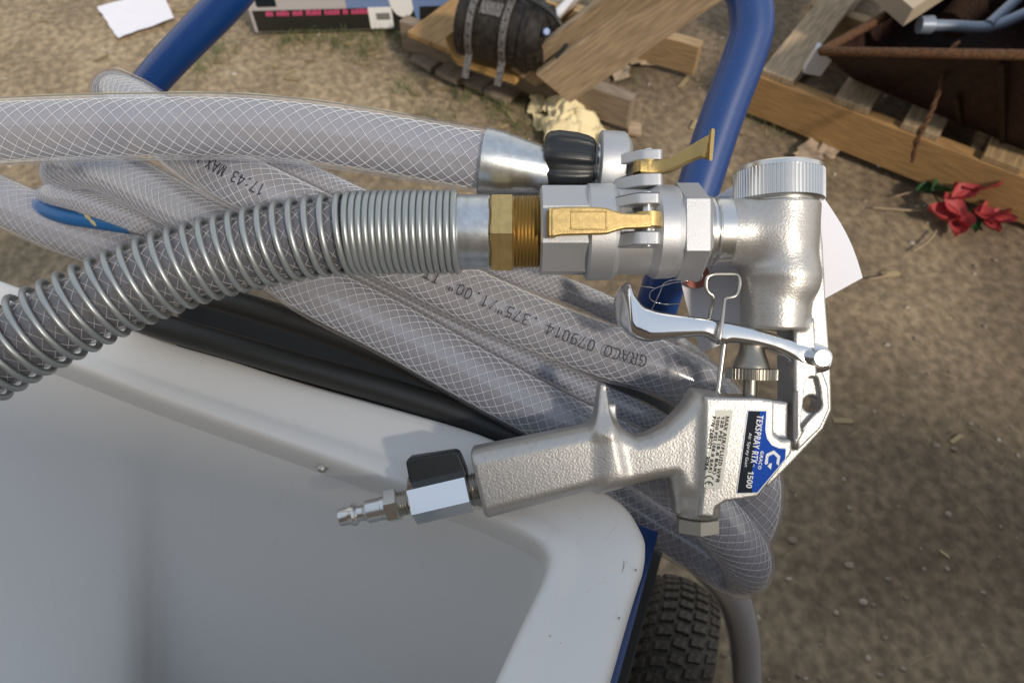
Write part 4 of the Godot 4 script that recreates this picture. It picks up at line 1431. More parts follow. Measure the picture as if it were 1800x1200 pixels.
# ---------------------------------------------------------------- the cart, its wheel and the hopper
func make_cart() -> void:
	var yaw := deg_to_rad(21.0)
	var ux := Vector3(cos(yaw), 0, sin(yaw))
	var wz := Vector3(sin(yaw), 0, -cos(yaw))
	var o := thing("sprayer_cart", "blue tubular cart with a knobbly tyre under the white hopper", "cart", Vector3(0.2579, 0, -0.379))
	# handle: one bent tube, its legs going down behind the hoses
	var m := M.new()
	var h := smooth([Vector3(0.0925, 0.6235, -0.289), Vector3(0.1067, 0.7451, -0.313), Vector3(0.1174, 0.8522, -0.3456), Vector3(0.1361, 0.8875, -0.3859), Vector3(0.1606, 0.9334, -0.4479), Vector3(0.1799, 0.9664, -0.4909), Vector3(0.1855, 0.9822, -0.5112), Vector3(0.1788, 0.9991, -0.5333), Vector3(0.1555, 1.0113, -0.5514), Vector3(0.1109, 1.0165, -0.5711), Vector3(-0.0973, 0.9999, -0.6426), Vector3(-0.1941, 0.9735, -0.6576), Vector3(-0.2411, 0.9459, -0.6467), Vector3(-0.2717, 0.9222, -0.6355), Vector3(-0.3652, 0.8498, -0.6244), Vector3(-0.4645, 0.7541, -0.6328), Vector3(-0.5766, 0.6249, -0.6515)], 0.008)
	tube(m, h, 0.0168, 32)
	part(o, "handle", m, mats["blue_paint"])
	m = M.new()
	var r0 := Vector3(0.0925, 0.8, -0.1659)
	plank(m, r0 + wz * 0.012, r0 - wz * 0.5, 0.02, 0.05)
	part(o, "side_rail", m, mats["blue_paint"])
	m = M.new()
	var pts := [Vector3(-0.3023, 0.78, -0.4147), Vector3(0.1476, 0.78, -0.311), Vector3(0.1268, 0.78, -0.2415), Vector3(0.0931, 0.78, -0.2198), Vector3(-0.3111, 0.78, -0.3507)]
	var low := PackedVector2Array()
	for p in pts:
		low.append(Vector2(p.x, -p.z))
	prism(m, round_poly(low, 0.03), 0.28, 0.78, 0.01, Transform3D(Basis(Vector3.RIGHT, Vector3(0, 0, -1), Vector3.UP), Vector3.ZERO))
	part(o, "motor_housing", m, mats["black_dull"])
	# wheel
	var c := Vector3(0.2151, 0.3, -0.1753)
	c.y = 0.15
	m = M.new()
	bar(m, c - ux * 0.62, c + ux * 0.06, 0.012, 16)
	part(o, "axle", m, mats["black_dull"])
	m = M.new()
	plank(m, c - ux * 0.09 + Vector3(0, 0.42, 0) + wz * 0.16, c - ux * 0.09 + Vector3(0, 0.42, 0) - wz * 0.3, 0.03, 0.44)
	part(o, "side_plate", m, mats["black_dull"])
	m = M.new()
	lathe(m, c, ux, [Vector2(-0.03, 0.0), Vector2(-0.03, 0.025), Vector2(-0.02, 0.03), Vector2(0.02, 0.03), Vector2(0.03, 0.025), Vector2(0.03, 0.0)], 32)
	var wh := part(o, "wheel", m, mats["black_dull"])
	m = M.new()
	lathe(m, c, ux, [Vector2(-0.04, 0.075), Vector2(-0.042, 0.085), Vector2(-0.03, 0.07), Vector2(-0.01, 0.028), Vector2(0.01, 0.028), Vector2(0.03, 0.07), Vector2(0.042, 0.085), Vector2(0.04, 0.075)], 48)
	part(wh, "rim", m, mats["pipe_white"])
	m = M.new()
	lathe(m, c, ux, [Vector2(-0.040, 0.083), Vector2(-0.052, 0.095), Vector2(-0.056, 0.115), Vector2(-0.053, 0.127), Vector2(-0.044, 0.136), Vector2(-0.021, 0.1425), Vector2(0.0, 0.1445), Vector2(0.021, 0.1425), Vector2(0.044, 0.136), Vector2(0.053, 0.127), Vector2(0.056, 0.115), Vector2(0.052, 0.095), Vector2(0.040, 0.083)], 72, 0.3)
	part(wh, "tyre", m, mats["tyre"])
	# tread blocks: five staggered rows
	var n := 44
	var kinds := []
	for k in 3:
		var bm := M.new()
		var wd: float = [0.0185, 0.0185, 0.0155][k]
		var sk: float = [0.0, 0.0022, 0.003][k]
		prism(bm, PackedVector2Array([Vector2(-wd / 2, -0.0058 - sk), Vector2(wd / 2, -0.0058 + sk), Vector2(wd / 2, 0.0058 + sk), Vector2(-wd / 2, 0.0058 - sk)]), -0.004, 0.0052, 0.0012, Transform3D(), 2)
		kinds.append(bm.build(Vector3.ZERO, 1.0))
	var off: Vector3 = offs[o][0]
	for k in n:
		for row in 5:
			var x := (row - 2) * 0.0215
			var an := TAU * (k + 0.5 * (row % 2)) / n
			var up := Vector3.UP * cos(an) + wz * sin(an)
			var rr: float = [0.1335, 0.1422, 0.1445, 0.1422, 0.1335][row]
			var lean: float = (row - 2) * -0.22
			var side := (1.0 if row < 2 else -1.0)
			var bs := Basis(ux, wz * cos(an) - Vector3.UP * sin(an), up)
			bs = bs * Basis(Vector3(0, 1, 0), -lean)
			var b := MeshInstance3D.new()
			b.name = "tread_block"
			b.mesh = kinds[0 if row == 2 else (1 if row % 2 else 2)]
			b.material_override = mats["tyre"]
			if side < 0.0:
				bs = bs * Basis(Vector3(0, 0, 1), PI)
			b.transform = Transform3D(bs, c - off + up * rr + ux * x)
			wh.add_child(b, true)

func make_hopper() -> void:
	var o := thing("hopper", "white plastic hopper with a broad rounded rim, empty, seen from above", "hopper", Vector3(-0.1429, 0.4, -0.2624))
	var hr := 0.885
	var inner := [Vector3(-0.5837, 0.885, -0.3733), Vector3(-0.4363, 0.885, -0.3135), Vector3(-0.3616, 0.885, -0.2828), Vector3(-0.2965, 0.885, -0.2569), Vector3(-0.2698, 0.885, -0.2464), Vector3(-0.2481, 0.885, -0.238), Vector3(-0.2269, 0.885, -0.2302), Vector3(-0.1858, 0.885, -0.2154), Vector3(-0.1539, 0.885, -0.2039), Vector3(-0.1229, 0.885, -0.1927), Vector3(-0.0927, 0.885, -0.1815), Vector3(-0.0632, 0.885, -0.1702), Vector3(-0.0382, 0.885, -0.161), Vector3(-0.0172, 0.885, -0.1531), Vector3(-0.0017, 0.885, -0.1464), Vector3(0.0101, 0.885, -0.1401), Vector3(0.0174, 0.885, -0.1343), Vector3(0.0203, 0.885, -0.1276), Vector3(0.0191, 0.885, -0.1194), Vector3(0.0156, 0.885, -0.1107), Vector3(0.0112, 0.885, -0.1019), Vector3(0.0031, 0.885, -0.0861), Vector3(-0.0091, 0.885, -0.061), Vector3(-0.0232, 0.885, -0.032)]
	var outer := [Vector3(-0.6188, 0.885, -0.4326), Vector3(-0.463, 0.885, -0.3703), Vector3(-0.3849, 0.885, -0.3408), Vector3(-0.3159, 0.885, -0.314), Vector3(-0.2871, 0.885, -0.3017), Vector3(-0.2639, 0.885, -0.2922), Vector3(-0.2413, 0.885, -0.2838), Vector3(-0.1981, 0.885, -0.2704), Vector3(-0.1642, 0.885, -0.2587), Vector3(-0.1313, 0.885, -0.2482), Vector3(-0.0993, 0.885, -0.2385), Vector3(-0.068, 0.885, -0.2289), Vector3(-0.0411, 0.885, -0.2204), Vector3(-0.0185, 0.885, -0.2121), Vector3(0.0217, 0.885, -0.1935), Vector3(0.0531, 0.885, -0.1765), Vector3(0.0714, 0.885, -0.1632), Vector3(0.0809, 0.885, -0.1446), Vector3(0.0815, 0.885, -0.1343), Vector3(0.0786, 0.885, -0.1226), Vector3(0.0751, 0.885, -0.1145), Vector3(0.0674, 0.885, -0.0958), Vector3(0.0538, 0.885, -0.061), Vector3(0.0403, 0.885, -0.0282)]
	# the rest of the rim, out of the picture
	var dir: Vector3 = (inner[inner.size() - 1] - inner[inner.size() - 2]).normalized()
	var across: Vector3 = Vector3(dir.z, 0, -dir.x)
	if across.x < 0.0:
		across = -across
	var li: Vector3 = inner[inner.size() - 1]
	var lo_: Vector3 = outer[outer.size() - 1]
	inner.append(li + dir * 0.2)
	outer.append(lo_ + dir * 0.2)
	inner.append(li + dir * 0.24 - across * 0.04)
	outer.append(lo_ + dir * 0.29)
	inner.append(li + dir * 0.24 - across * 0.40)
	outer.append(lo_ + dir * 0.31 - across * 0.42)
	inner.append(li + dir * 0.24 - across * 0.70)
	outer.append(lo_ + dir * 0.31 - across * 0.80)
	inner.append(inner[0])
	outer.append(outer[0])
	var ip := smooth(inner, 0.006)
	var op := smooth(outer, 1.0e9)
	# matched points: resample both with the same counts
	ip = PackedVector3Array()
	op = PackedVector3Array()
	for k in inner.size() - 1:
		var a0: int = maxi(k - 1, 0)
		var b0: int = mini(k + 2, inner.size() - 1)
		for s in 6:
			var t := s / 6.0
			ip.append((inner[k] as Vector3).cubic_interpolate(inner[k + 1], inner[a0], inner[b0], t))
			op.append((outer[k] as Vector3).cubic_interpolate(outer[k + 1], outer[a0], outer[b0], t))
	ip.append(inner[0])
	op.append(outer[0])
	var prof := [[-0.02, -0.030], [-0.015, -0.014], [-0.005, -0.006], [0.02, -0.0018], [0.06, -0.0002], [0.11, 0.0], [0.19, -0.0004], [0.24, -0.0012], [0.29, -0.0022], [0.34, -0.0026], [0.42, -0.0024], [0.55, -0.0020], [0.75, -0.0020], [0.88, -0.0032], [0.94, -0.0056], [0.975, -0.010], [0.993, -0.017], [1.0, -0.026], [1.0, -0.05], [0.99, -0.056], [0.95, -0.056], [0.94, -0.03]]
	var rows := []
	for p in prof:
		var row := []
		for k in ip.size():
			var q := ip[k].lerp(op[k], p[0])
			q.y = hr + p[1]
			row.append(q)
		rows.append(row)
	var m := M.new()
	grid(m, rows, Vector2(3.0, 0.3), true)
	for k in m.n.size():
		# the sheet's normals face out of the plastic
		pass
	part(o, "rim", m, mats["white_plastic"])
	# inner walls run down to a narrower floor
	var floor_pts := []
	var fl := [Vector3(-0.3046, 0.46, 0.244), Vector3(-0.3267, 0.46, 0.1633), Vector3(-0.3398, 0.46, 0.1083), Vector3(-0.3514, 0.46, 0.0517), Vector3(-0.3601, 0.46, 0.0032), Vector3(-0.3693, 0.46, -0.0485), Vector3(-0.3482, 0.46, -0.052), Vector3(-0.3217, 0.46, -0.0505), Vector3(-0.271, 0.46, -0.0436), Vector3(-0.2178, 0.46, -0.0357), Vector3(-0.1652, 0.46, -0.0279), Vector3(-0.1189, 0.46, -0.0202), Vector3(-0.0788, 0.46, -0.0131), Vector3(-0.0504, 0.46, -0.007), Vector3(-0.0335, 0.46, -0.0014), Vector3(-0.0233, 0.46, 0.0032), Vector3(-0.0188, 0.46, 0.0087), Vector3(-0.0176, 0.46, 0.015), Vector3(-0.0186, 0.46, 0.0213), Vector3(-0.0207, 0.46, 0.0284), Vector3(-0.0237, 0.46, 0.0389), Vector3(-0.0267, 0.46, 0.0517), Vector3(-0.0305, 0.46, 0.0685), Vector3(-0.0322, 0.46, 0.0847)]
	for p in fl:
		floor_pts.append(p)
	var l0: Vector3 = floor_pts[floor_pts.size() - 1]
	for k in range(floor_pts.size(), inner.size() - 1):
		var q: Vector3 = inner[k]
		floor_pts.append(Vector3(lerpf(q.x, l0.x, 0.35), 0.46, lerpf(q.z, l0.z, 0.3)))
	floor_pts.append(floor_pts[0])
	var fp := PackedVector3Array()
	for k in floor_pts.size() - 1:
		var a0: int = maxi(k - 1, 0)
		var b0: int = mini(k + 2, floor_pts.size() - 1)
		for s in 6:
			fp.append((floor_pts[k] as Vector3).cubic_interpolate(floor_pts[k + 1], floor_pts[a0], floor_pts[b0], s / 6.0))
	fp.append(floor_pts[0])
	rows = []
	for j in 13:
		var t := j / 12.0
		var row := []
		for k in ip.size():
			var q := ip[k].lerp(op[k], -0.02)
			q.y = hr - 0.030
			row.append(q.lerp(fp[k], t))
		rows.append(row)
	m = M.new()
	grid(m, rows, Vector2(3.0, 1.0))
	part(o, "inner_wall", m, mats["white_plastic"])
	m = M.new()
	var mid := Vector3.ZERO
	for p in fp:
		mid += p / fp.size()
	mid.y = 0.43
	rows = []
	for j in 5:
		var row := []
		for k in fp.size():
			var q := fp[k].lerp(mid, j / 4.0)
			row.append(q)
		rows.append(row)
	grid(m, rows)
	part(o, "floor", m, mats["white_plastic"])
	# outer shell under the rim, a few centimetres outside the inner wall
	rows = []
	for j in 7:
		var t := j / 6.0
		var row := []
		for k in ip.size():
			var q := ip[k].lerp(op[k], 0.4)
			q.y = hr - 0.012
			var e := fp[k].lerp(mid, -0.12)
			e.y = 0.42
			row.append(q.lerp(e, t))
		rows.append(row)
	m = M.new()
	grid(m, rows)
	part(o, "outer_shell", m, mats["white_plastic"])
	# a small bolt end inside the rim
	m = M.new()
	lathe(m, Vector3(-0.1227, 0.868, -0.1957), Vector3(-0.2, 0.3, 0.9), [Vector2(-0.01, 0.0035), Vector2(0.006, 0.0035), Vector2(0.008, 0.002), Vector2(0.008, 0)], 16)
	part(o, "screw", m, mats["steel"])
	# flecks of dried material on the rim
	m = M.new()
	for k in 14:
		var j := rng.randi_range(60, 128)
		var t := rng.randf_range(0.1, 0.9)
		var q := ip[j].lerp(op[j], t)
		q.y = hr - 0.0021
		var r := 0.0003 + 0.0007 * pow(rng.randf(), 3.0)
		lathe(m, q, Vector3.UP, [Vector2(-0.001, r), Vector2(0.0001, r * 0.8), Vector2(0.0002, 0.0)], 7)
	for q in [[Vector3(-0.0839, 0.8826, -0.1891), Vector3(-0.0718, 0.8826, -0.1837)], [Vector3(-0.0913, 0.8826, -0.1915), Vector3(-0.0838, 0.8826, -0.1887)], [Vector3(0.0657, 0.8826, -0.13), Vector3(0.0629, 0.8826, -0.1178)]]:
		tube(m, PackedVector3Array([q[0], (q[0] + q[1]) / 2.0 + Vector3(0.001, 0.0001, 0.0005), q[1]]), [0.0002, 0.0005, 0.0002], 6)
	part(o, "dried_flecks", m, mats["dry_scrap"], true)
	# black rubber pipes lying between the rim and the hoses
	for e in [["black rubber pipe lying along the hopper rim, the nearer of two", 27.0, [Vector3(-820.4, 64.5, -215), Vector3(-699.4, 25.6, -207), Vector3(-579.2, -8.1, -198), Vector3(-460.8, -41.5, -190), Vector3(-343.9, -73.4, -183), Vector3(-228.2, -106.1, -176), Vector3(-113.8, -143.3, -172), Vector3(0, -190.8, -170), Vector3(91, -234.3, -172), Vector3(184.3, -288, -190)]], ["black rubber pipe beside the clear hose, the farther of two", 26.0, [Vector3(-789.4, 143.5, -245), Vector3(-654.7, 101.2, -238), Vector3(-532.8, 67.5, -230), Vector3(-412.2, 29.4, -222), Vector3(-292.8, -14.1, -214), Vector3(-174.7, -64.1, -206), Vector3(-58, -123, -200), Vector3(57.9, -185.3, -198), Vector3(163, -250.3, -205)]]]:
		m = M.new()
		var q := smooth(e[2], 14.0)
		tube(m, q, e[1], 24)
		var t := rig_thing("rubber_pipe", e[0], "pipe", q[0], "black rubber pipes behind the hopper")
		part(t, "pipe", m, mats["black_rubber"])

# ---------------------------------------------------------------- hoses
func hose(o: Node3D, pts: Array, r: float, count: int, lead: float, core: String, called := "hose_run", strand := 0.78) -> PackedVector3Array:
	var p := smooth(pts, 9.0)
	var m := M.new()
	tube(m, p, r * 0.83, 40, false)
	var run := part(o, called, m, mats[core])
	m = M.new()
	braid(m, p, r * 0.86, count, lead, strand)
	part(run, "braid", m, mats["braid"], true)
	m = M.new()
	tube(m, p, r, 44, false)
	part(run, "clear_skin", m, mats["hose_skin"])
	return p

func make_hoses() -> void:
	# upper hose with its crimped sleeve
	var o := rig_thing("clear_hose", "clear braided hose crossing the top, crimped into a plain zinc sleeve", "hose", Vector3(-50.7, 334.8, -70))
	var p := hose(o, [Vector3(-1215.7, 354.2, -60), Vector3(-1069, 377.3, -60), Vector3(-943.2, 386.7, -60), Vector3(-817.4, 392, -60), Vector3(-681.2, 395.1, -60), Vector3(-524.8, 395.7, -62), Vector3(-399.8, 388.2, -65), Vector3(-274.1, 372.2, -68), Vector3(-158.4, 352.7, -70), Vector3(-42.2, 332.6, -70)], 60.0, 12, 310.0, "hose_core")
	var d := (p[p.size() - 1] - p[p.size() - 3]).normalized()
	var e := Vector3(-54.9, 334.8, -70)
	var m := M.new()
	lathe(m, e, d, [Vector2(0, 50), Vector2(0, 61), Vector2(2, 62), Vector2(30, 60), Vector2(90, 49), Vector2(124, 43.5), Vector2(127, 42), Vector2(127, 20)], 56, 0.9)
	part(o, "zinc_sleeve", m, mats["zinc"])
	var smear := PackedVector3Array()
	for q in p:
		if q.x < -190.0:
			smear.append(q + Vector3(0, 58.5, 12.0 + 1.5 * sin(q.x * 0.05)))
	m = M.new()
	tube(m, smear, 1.5, 6)
	part(o, "dried_smear", m, mat("dried_film", lin(0.42, 0.40, 0.27), 0.7))
	# coil of clear hose
	o = rig_thing("hose_coil", "coil of clear braided hose with black printing under the spray gun", "hose", Vector3(0, -46.4, -200))
	hose(o, [Vector3(-934.8, 278.8, -800), Vector3(-1040, 352, -750), Vector3(-1127.1, 409.2, -680), Vector3(-1139, 424.6, -580), Vector3(-1097.6, 422.8, -500), Vector3(-1014, 416.4, -440), Vector3(-929.6, 390.4, -410), Vector3(-821.7, 341.3, -360), Vector3(-707.8, 283.6, -305), Vector3(-551.1, 204.1, -225), Vector3(-401.9, 109.8, -165), Vector3(-234.7, 24.6, -147), Vector3(-83.4, -60, -140), Vector3(83.1, -149.6, -135), Vector3(199.4, -205, -135), Vector3(304, -267.3, -142), Vector3(377.3, -326.7, -158), Vector3(445.1, -395.4, -195), Vector3(492, -462, -250), Vector3(499, -506.5, -325), Vector3(426.4, -470.6, -375), Vector3(316.8, -409.2, -400), Vector3(133.6, -293.9, -420), Vector3(-134.4, -161.3, -430)], 60.0, 13, 300.0, "hose_core")
	var pb := hose(o, [Vector3(-771.8, 434.2, -760), Vector3(-889.2, 546, -700), Vector3(-972.4, 613.4, -620), Vector3(-979.9, 614.5, -520), Vector3(-919.2, 574.5, -420), Vector3(-820.4, 516.4, -340), Vector3(-690.2, 413.4, -235), Vector3(-561.2, 331.7, -170), Vector3(-381.3, 242.3, -152), Vector3(-224, 162.4, -150), Vector3(-67.4, 84.3, -155), Vector3(67.7, 25.9, -160), Vector3(180.5, -16.9, -160), Vector3(293.7, -50.8, -162), Vector3(387.6, -102.6, -175), Vector3(464, -191.4, -200), Vector3(498.1, -293, -215), Vector3(501.6, -378, -250), Vector3(489.8, -439.6, -320), Vector3(422.4, -448.8, -400), Vector3(276.8, -387.5, -480)], 60.0, 13, 300.0, "hose_core")
	var run: Node3D = o.get_node("hose_run_001") if o.has_node("hose_run_001") else o.get_child(1)
	m = M.new()
	var f := frames(pb)
	on_hose(m, lettering("GRACO 079014 .375\"/1.00\" IT", 455.0, 23.0, false, true), pb, 60.4, near(pb, Vector3(257.9, -43.5, -110)), -0.18, -1.0, 0.3)
	on_hose(m, lettering("17:43 MAX WPR", 172.0, 23.0, false, true), pb, 60.4, near(pb, Vector3(-463.7, 287.8, -150)), -0.18, -1.0, 0.3)
	part(run, "lettering", m, mats["print"])
	# loose run going down at the left, and one hanging beside the wheel
	o = rig_thing("loose_hose", "grey braided hose run bending down behind the coil at the left edge", "hose", Vector3(-1209.6, 336, -430), "loose runs of hose")
	m = M.new()
	p = smooth([Vector3(-1735.4, 523.6, -620), Vector3(-1464, 424.6, -580), Vector3(-1306.8, 358.6, -565), Vector3(-1172.9, 299.7, -560), Vector3(-1042.6, 249.1, -560), Vector3(-873.6, 189.3, -570)], 12.0)
	tube(m, p, 58.0, 36, false)
	run = part(o, "hose_run", m, mats["hose_core"])
	m = M.new()
	braid(m, p, 60.0, 13, 320.0, 0.55)
	part(run, "braid", m, mats["braid"], true)
	m = M.new()
	tube(m, p, 66.0, 36, false)
	part(run, "clear_skin", m, mats["hose_skin"])
	o = rig_thing("loose_hose", "plain grey hose hanging down to the earth right of the tyre", "hose", Vector3(836.4, -1020, -1300), "loose runs of hose")
	m = M.new()
	p = smooth([Vector3(405.4, -477.8, -560), Vector3(530.4, -600.6, -700), Vector3(662.2, -756.8, -900), Vector3(754.9, -932, -1080), Vector3(824, -1120, -1250), Vector3(915.2, -1452, -1500)], 12.0)
	tube(m, p, 48.0, 36, false)
	run = part(o, "hose_run", m, mats["dull_hose"])
	m = M.new()
	tube(m, p, 53.0, 36, false)
	part(run, "clear_skin", m, mats["hose_skin"])
	# thinner air hose threaded through the coil
	o = rig_thing("air_hose", "thin clear braided air hose running between the thick hoses", "hose", Vector3(0, 115.2, -190))
	hose(o, [Vector3(-688.6, 453, -260), Vector3(-541, 390.4, -220), Vector3(-394.4, 327.1, -200), Vector3(-196.5, 233.5, -195), Vector3(0, 141.7, -190), Vector3(114.8, 101, -185), Vector3(200.9, 63.1, -185), Vector3(304.7, 11.7, -215), Vector3(410.7, -60.4, -260), Vector3(471.2, -148.8, -300)], 27.0, 10, 140.0, "hose_core", "hose_run", 0.68)
	hose(o, [Vector3(-402.6, 189.4, -230), Vector3(-234.4, 93.8, -215), Vector3(-69.6, 9.3, -200), Vector3(57.7, -51.9, -192), Vector3(183, -112.1, -180), Vector3(285, -161.9, -175), Vector3(382.8, -232, -200), Vector3(486.4, -340.5, -270)], 27.0, 10, 140.0, "hose_core", "hose_run", 0.68)
	hose(o, [Vector3(-998.4, 265.2, -700), Vector3(-1155.2, 334.4, -650), Vector3(-1182.9, 363.1, -580), Vector3(-1140.5, 363.3, -510), Vector3(-1045.8, 339.9, -470), Vector3(-954.8, 308.3, -455), Vector3(-870.4, 277.4, -450), Vector3(-766.1, 239.4, -460)], 30.0, 10, 140.0, "hose_core", "hose_run", 0.68)
	o = rig_thing("blue_hose", "blue hose with a pale metal end, smeared with dried texture, at the left", "hose", Vector3(-924, 264.9, -290))
	m = M.new()
	p = smooth([Vector3(-1243.2, 377.4, -600), Vector3(-1187.6, 338.9, -530), Vector3(-1099.7, 306.2, -490), Vector3(-1007.4, 289.8, -475), Vector3(-916.5, 275.8, -465)], 8.0)
	tube(m, p, 18.0, 28)
	part(o, "hose_run", m, mats["blue_hose"])
	m = M.new()
	d = (p[p.size() - 1] - p[p.size() - 3]).normalized()
	lathe(m, p[p.size() - 1], d, [Vector2(0, 10), Vector2(0, 17.5), Vector2(24, 18), Vector2(25, 16), Vector2(25, 8)], 28)
	part(o, "end_fitting", m, mats["zinc"])
	m = M.new()
	nut(m, p[p.size() - 1] + d * 25.0, d, 34.0, 20.0)
	part(o, "end_nut", m, mats["black_dull"])
	m = M.new()
	for q in [[Vector3(-1024.8, 303.3, -458), Vector3(-1012.7, 292.1, -456), 6.0], [Vector3(-1012.7, 292.1, -456), Vector3(-1000.2, 277.4, -458), 5.0], [Vector3(-1078.3, 312.4, -478), Vector3(-953.1, 295.5, -452), 4.0], [Vector3(-1137.2, 325.7, -505), Vector3(-1075.5, 312.4, -478), 3.0]]:
		tube(m, PackedVector3Array([q[0], (q[0] + q[1]) / 2.0 + Vector3(0, 1, 1), q[1]]), [q[2] * 0.6, q[2], q[2] * 0.5], 10)
	part(o, "dried_texture", m, mat("texture_crust", lin(0.34, 0.31, 0.2), 0.85))
	# the gun's hose in its steel spring
	o = rig_thing("spring_hose", "dark braided hose inside a long grey steel spring, leading to the gun", "hose", Vector3(-200, 192, 0))
	var axis_pts := [Vector3(-34, 192, 0), Vector3(-88, 192, 0), Vector3(-190, 192, 0), Vector3(-285, 190, 0), Vector3(-370, 181, 0), Vector3(-470, 161, 0), Vector3(-566.4, 133.1, 8), Vector3(-659.3, 95.4, 20), Vector3(-763.5, 38.7, 42), Vector3(-855.4, -15.2, 62), Vector3(-946.6, -83.5, 90), Vector3(-1048.6, -171.8, 120)]
	p = smooth(axis_pts, 6.0)
	m = M.new()
	tube(m, p, 55.0, 40, false)
	run = part(o, "hose_run", m, mats["hose_core_dark"])
	m = M.new()
	braid(m, p, 56.5, 11, 240.0, 0.95)
	part(run, "braid", m, mats["braid_dull"], true)
	m = M.new()
	tube(m, p, 60.0, 44, false)
	part(run, "clear_skin", m, mats["hose_skin"])
	m = M.new()
	lathe(m, Vector3(-38, 192, 0), Vector3(-1, 0, 0), [Vector2(0, 40), Vector2(0, 63), Vector2(2, 65), Vector2(50, 65.5), Vector2(70, 64), Vector2(240, 61.5), Vector2(240, 50)], 56, 0.9)
	part(o, "zinc_ferrule", m, mats["zinc"])
	f = frames(p)
	var total: float = f[3][p.size() - 1]
	var coil := PackedVector3Array()
	var s := 57.0
	var ang := 2.2
	var j := 1
	while s < total - 2.0:
		while j < p.size() - 1 and f[3][j] < s:
			j += 1
		var t: float = (s - f[3][j - 1]) / maxf(f[3][j] - f[3][j - 1], 0.001)
		var c: Vector3 = p[j - 1].lerp(p[j], t)
		var n0: Vector3 = f[1][j - 1].lerp(f[1][j], t).normalized()
		var b0: Vector3 = f[2][j - 1].lerp(f[2][j], t).normalized()
		coil.append(c + (n0 * cos(ang) + b0 * sin(ang)) * 68.5)
		var pitch := 11.3
		if s > 250.0:
			pitch = lerpf(11.3, 25.5, clampf((s - 250.0) / 12.0, 0.0, 1.0))
		if s > 500.0:
			pitch = lerpf(25.5, 27.5, clampf((s - 500.0) / 300.0, 0.0, 1.0))
		var st := TAU / 32.0
		ang += st
		s += pitch / 32.0
	m = M.new()
	tube(m, coil, 5.7, 10)
	part(o, "spring", m, mats["spring"])

func near(p: PackedVector3Array, q: Vector3) -> float:
	var f := frames(p)
	var best := 0
	for k in p.size():
		if (p[k] - q).length() < (p[best] - q).length():
			best = k
	return f[3][best]

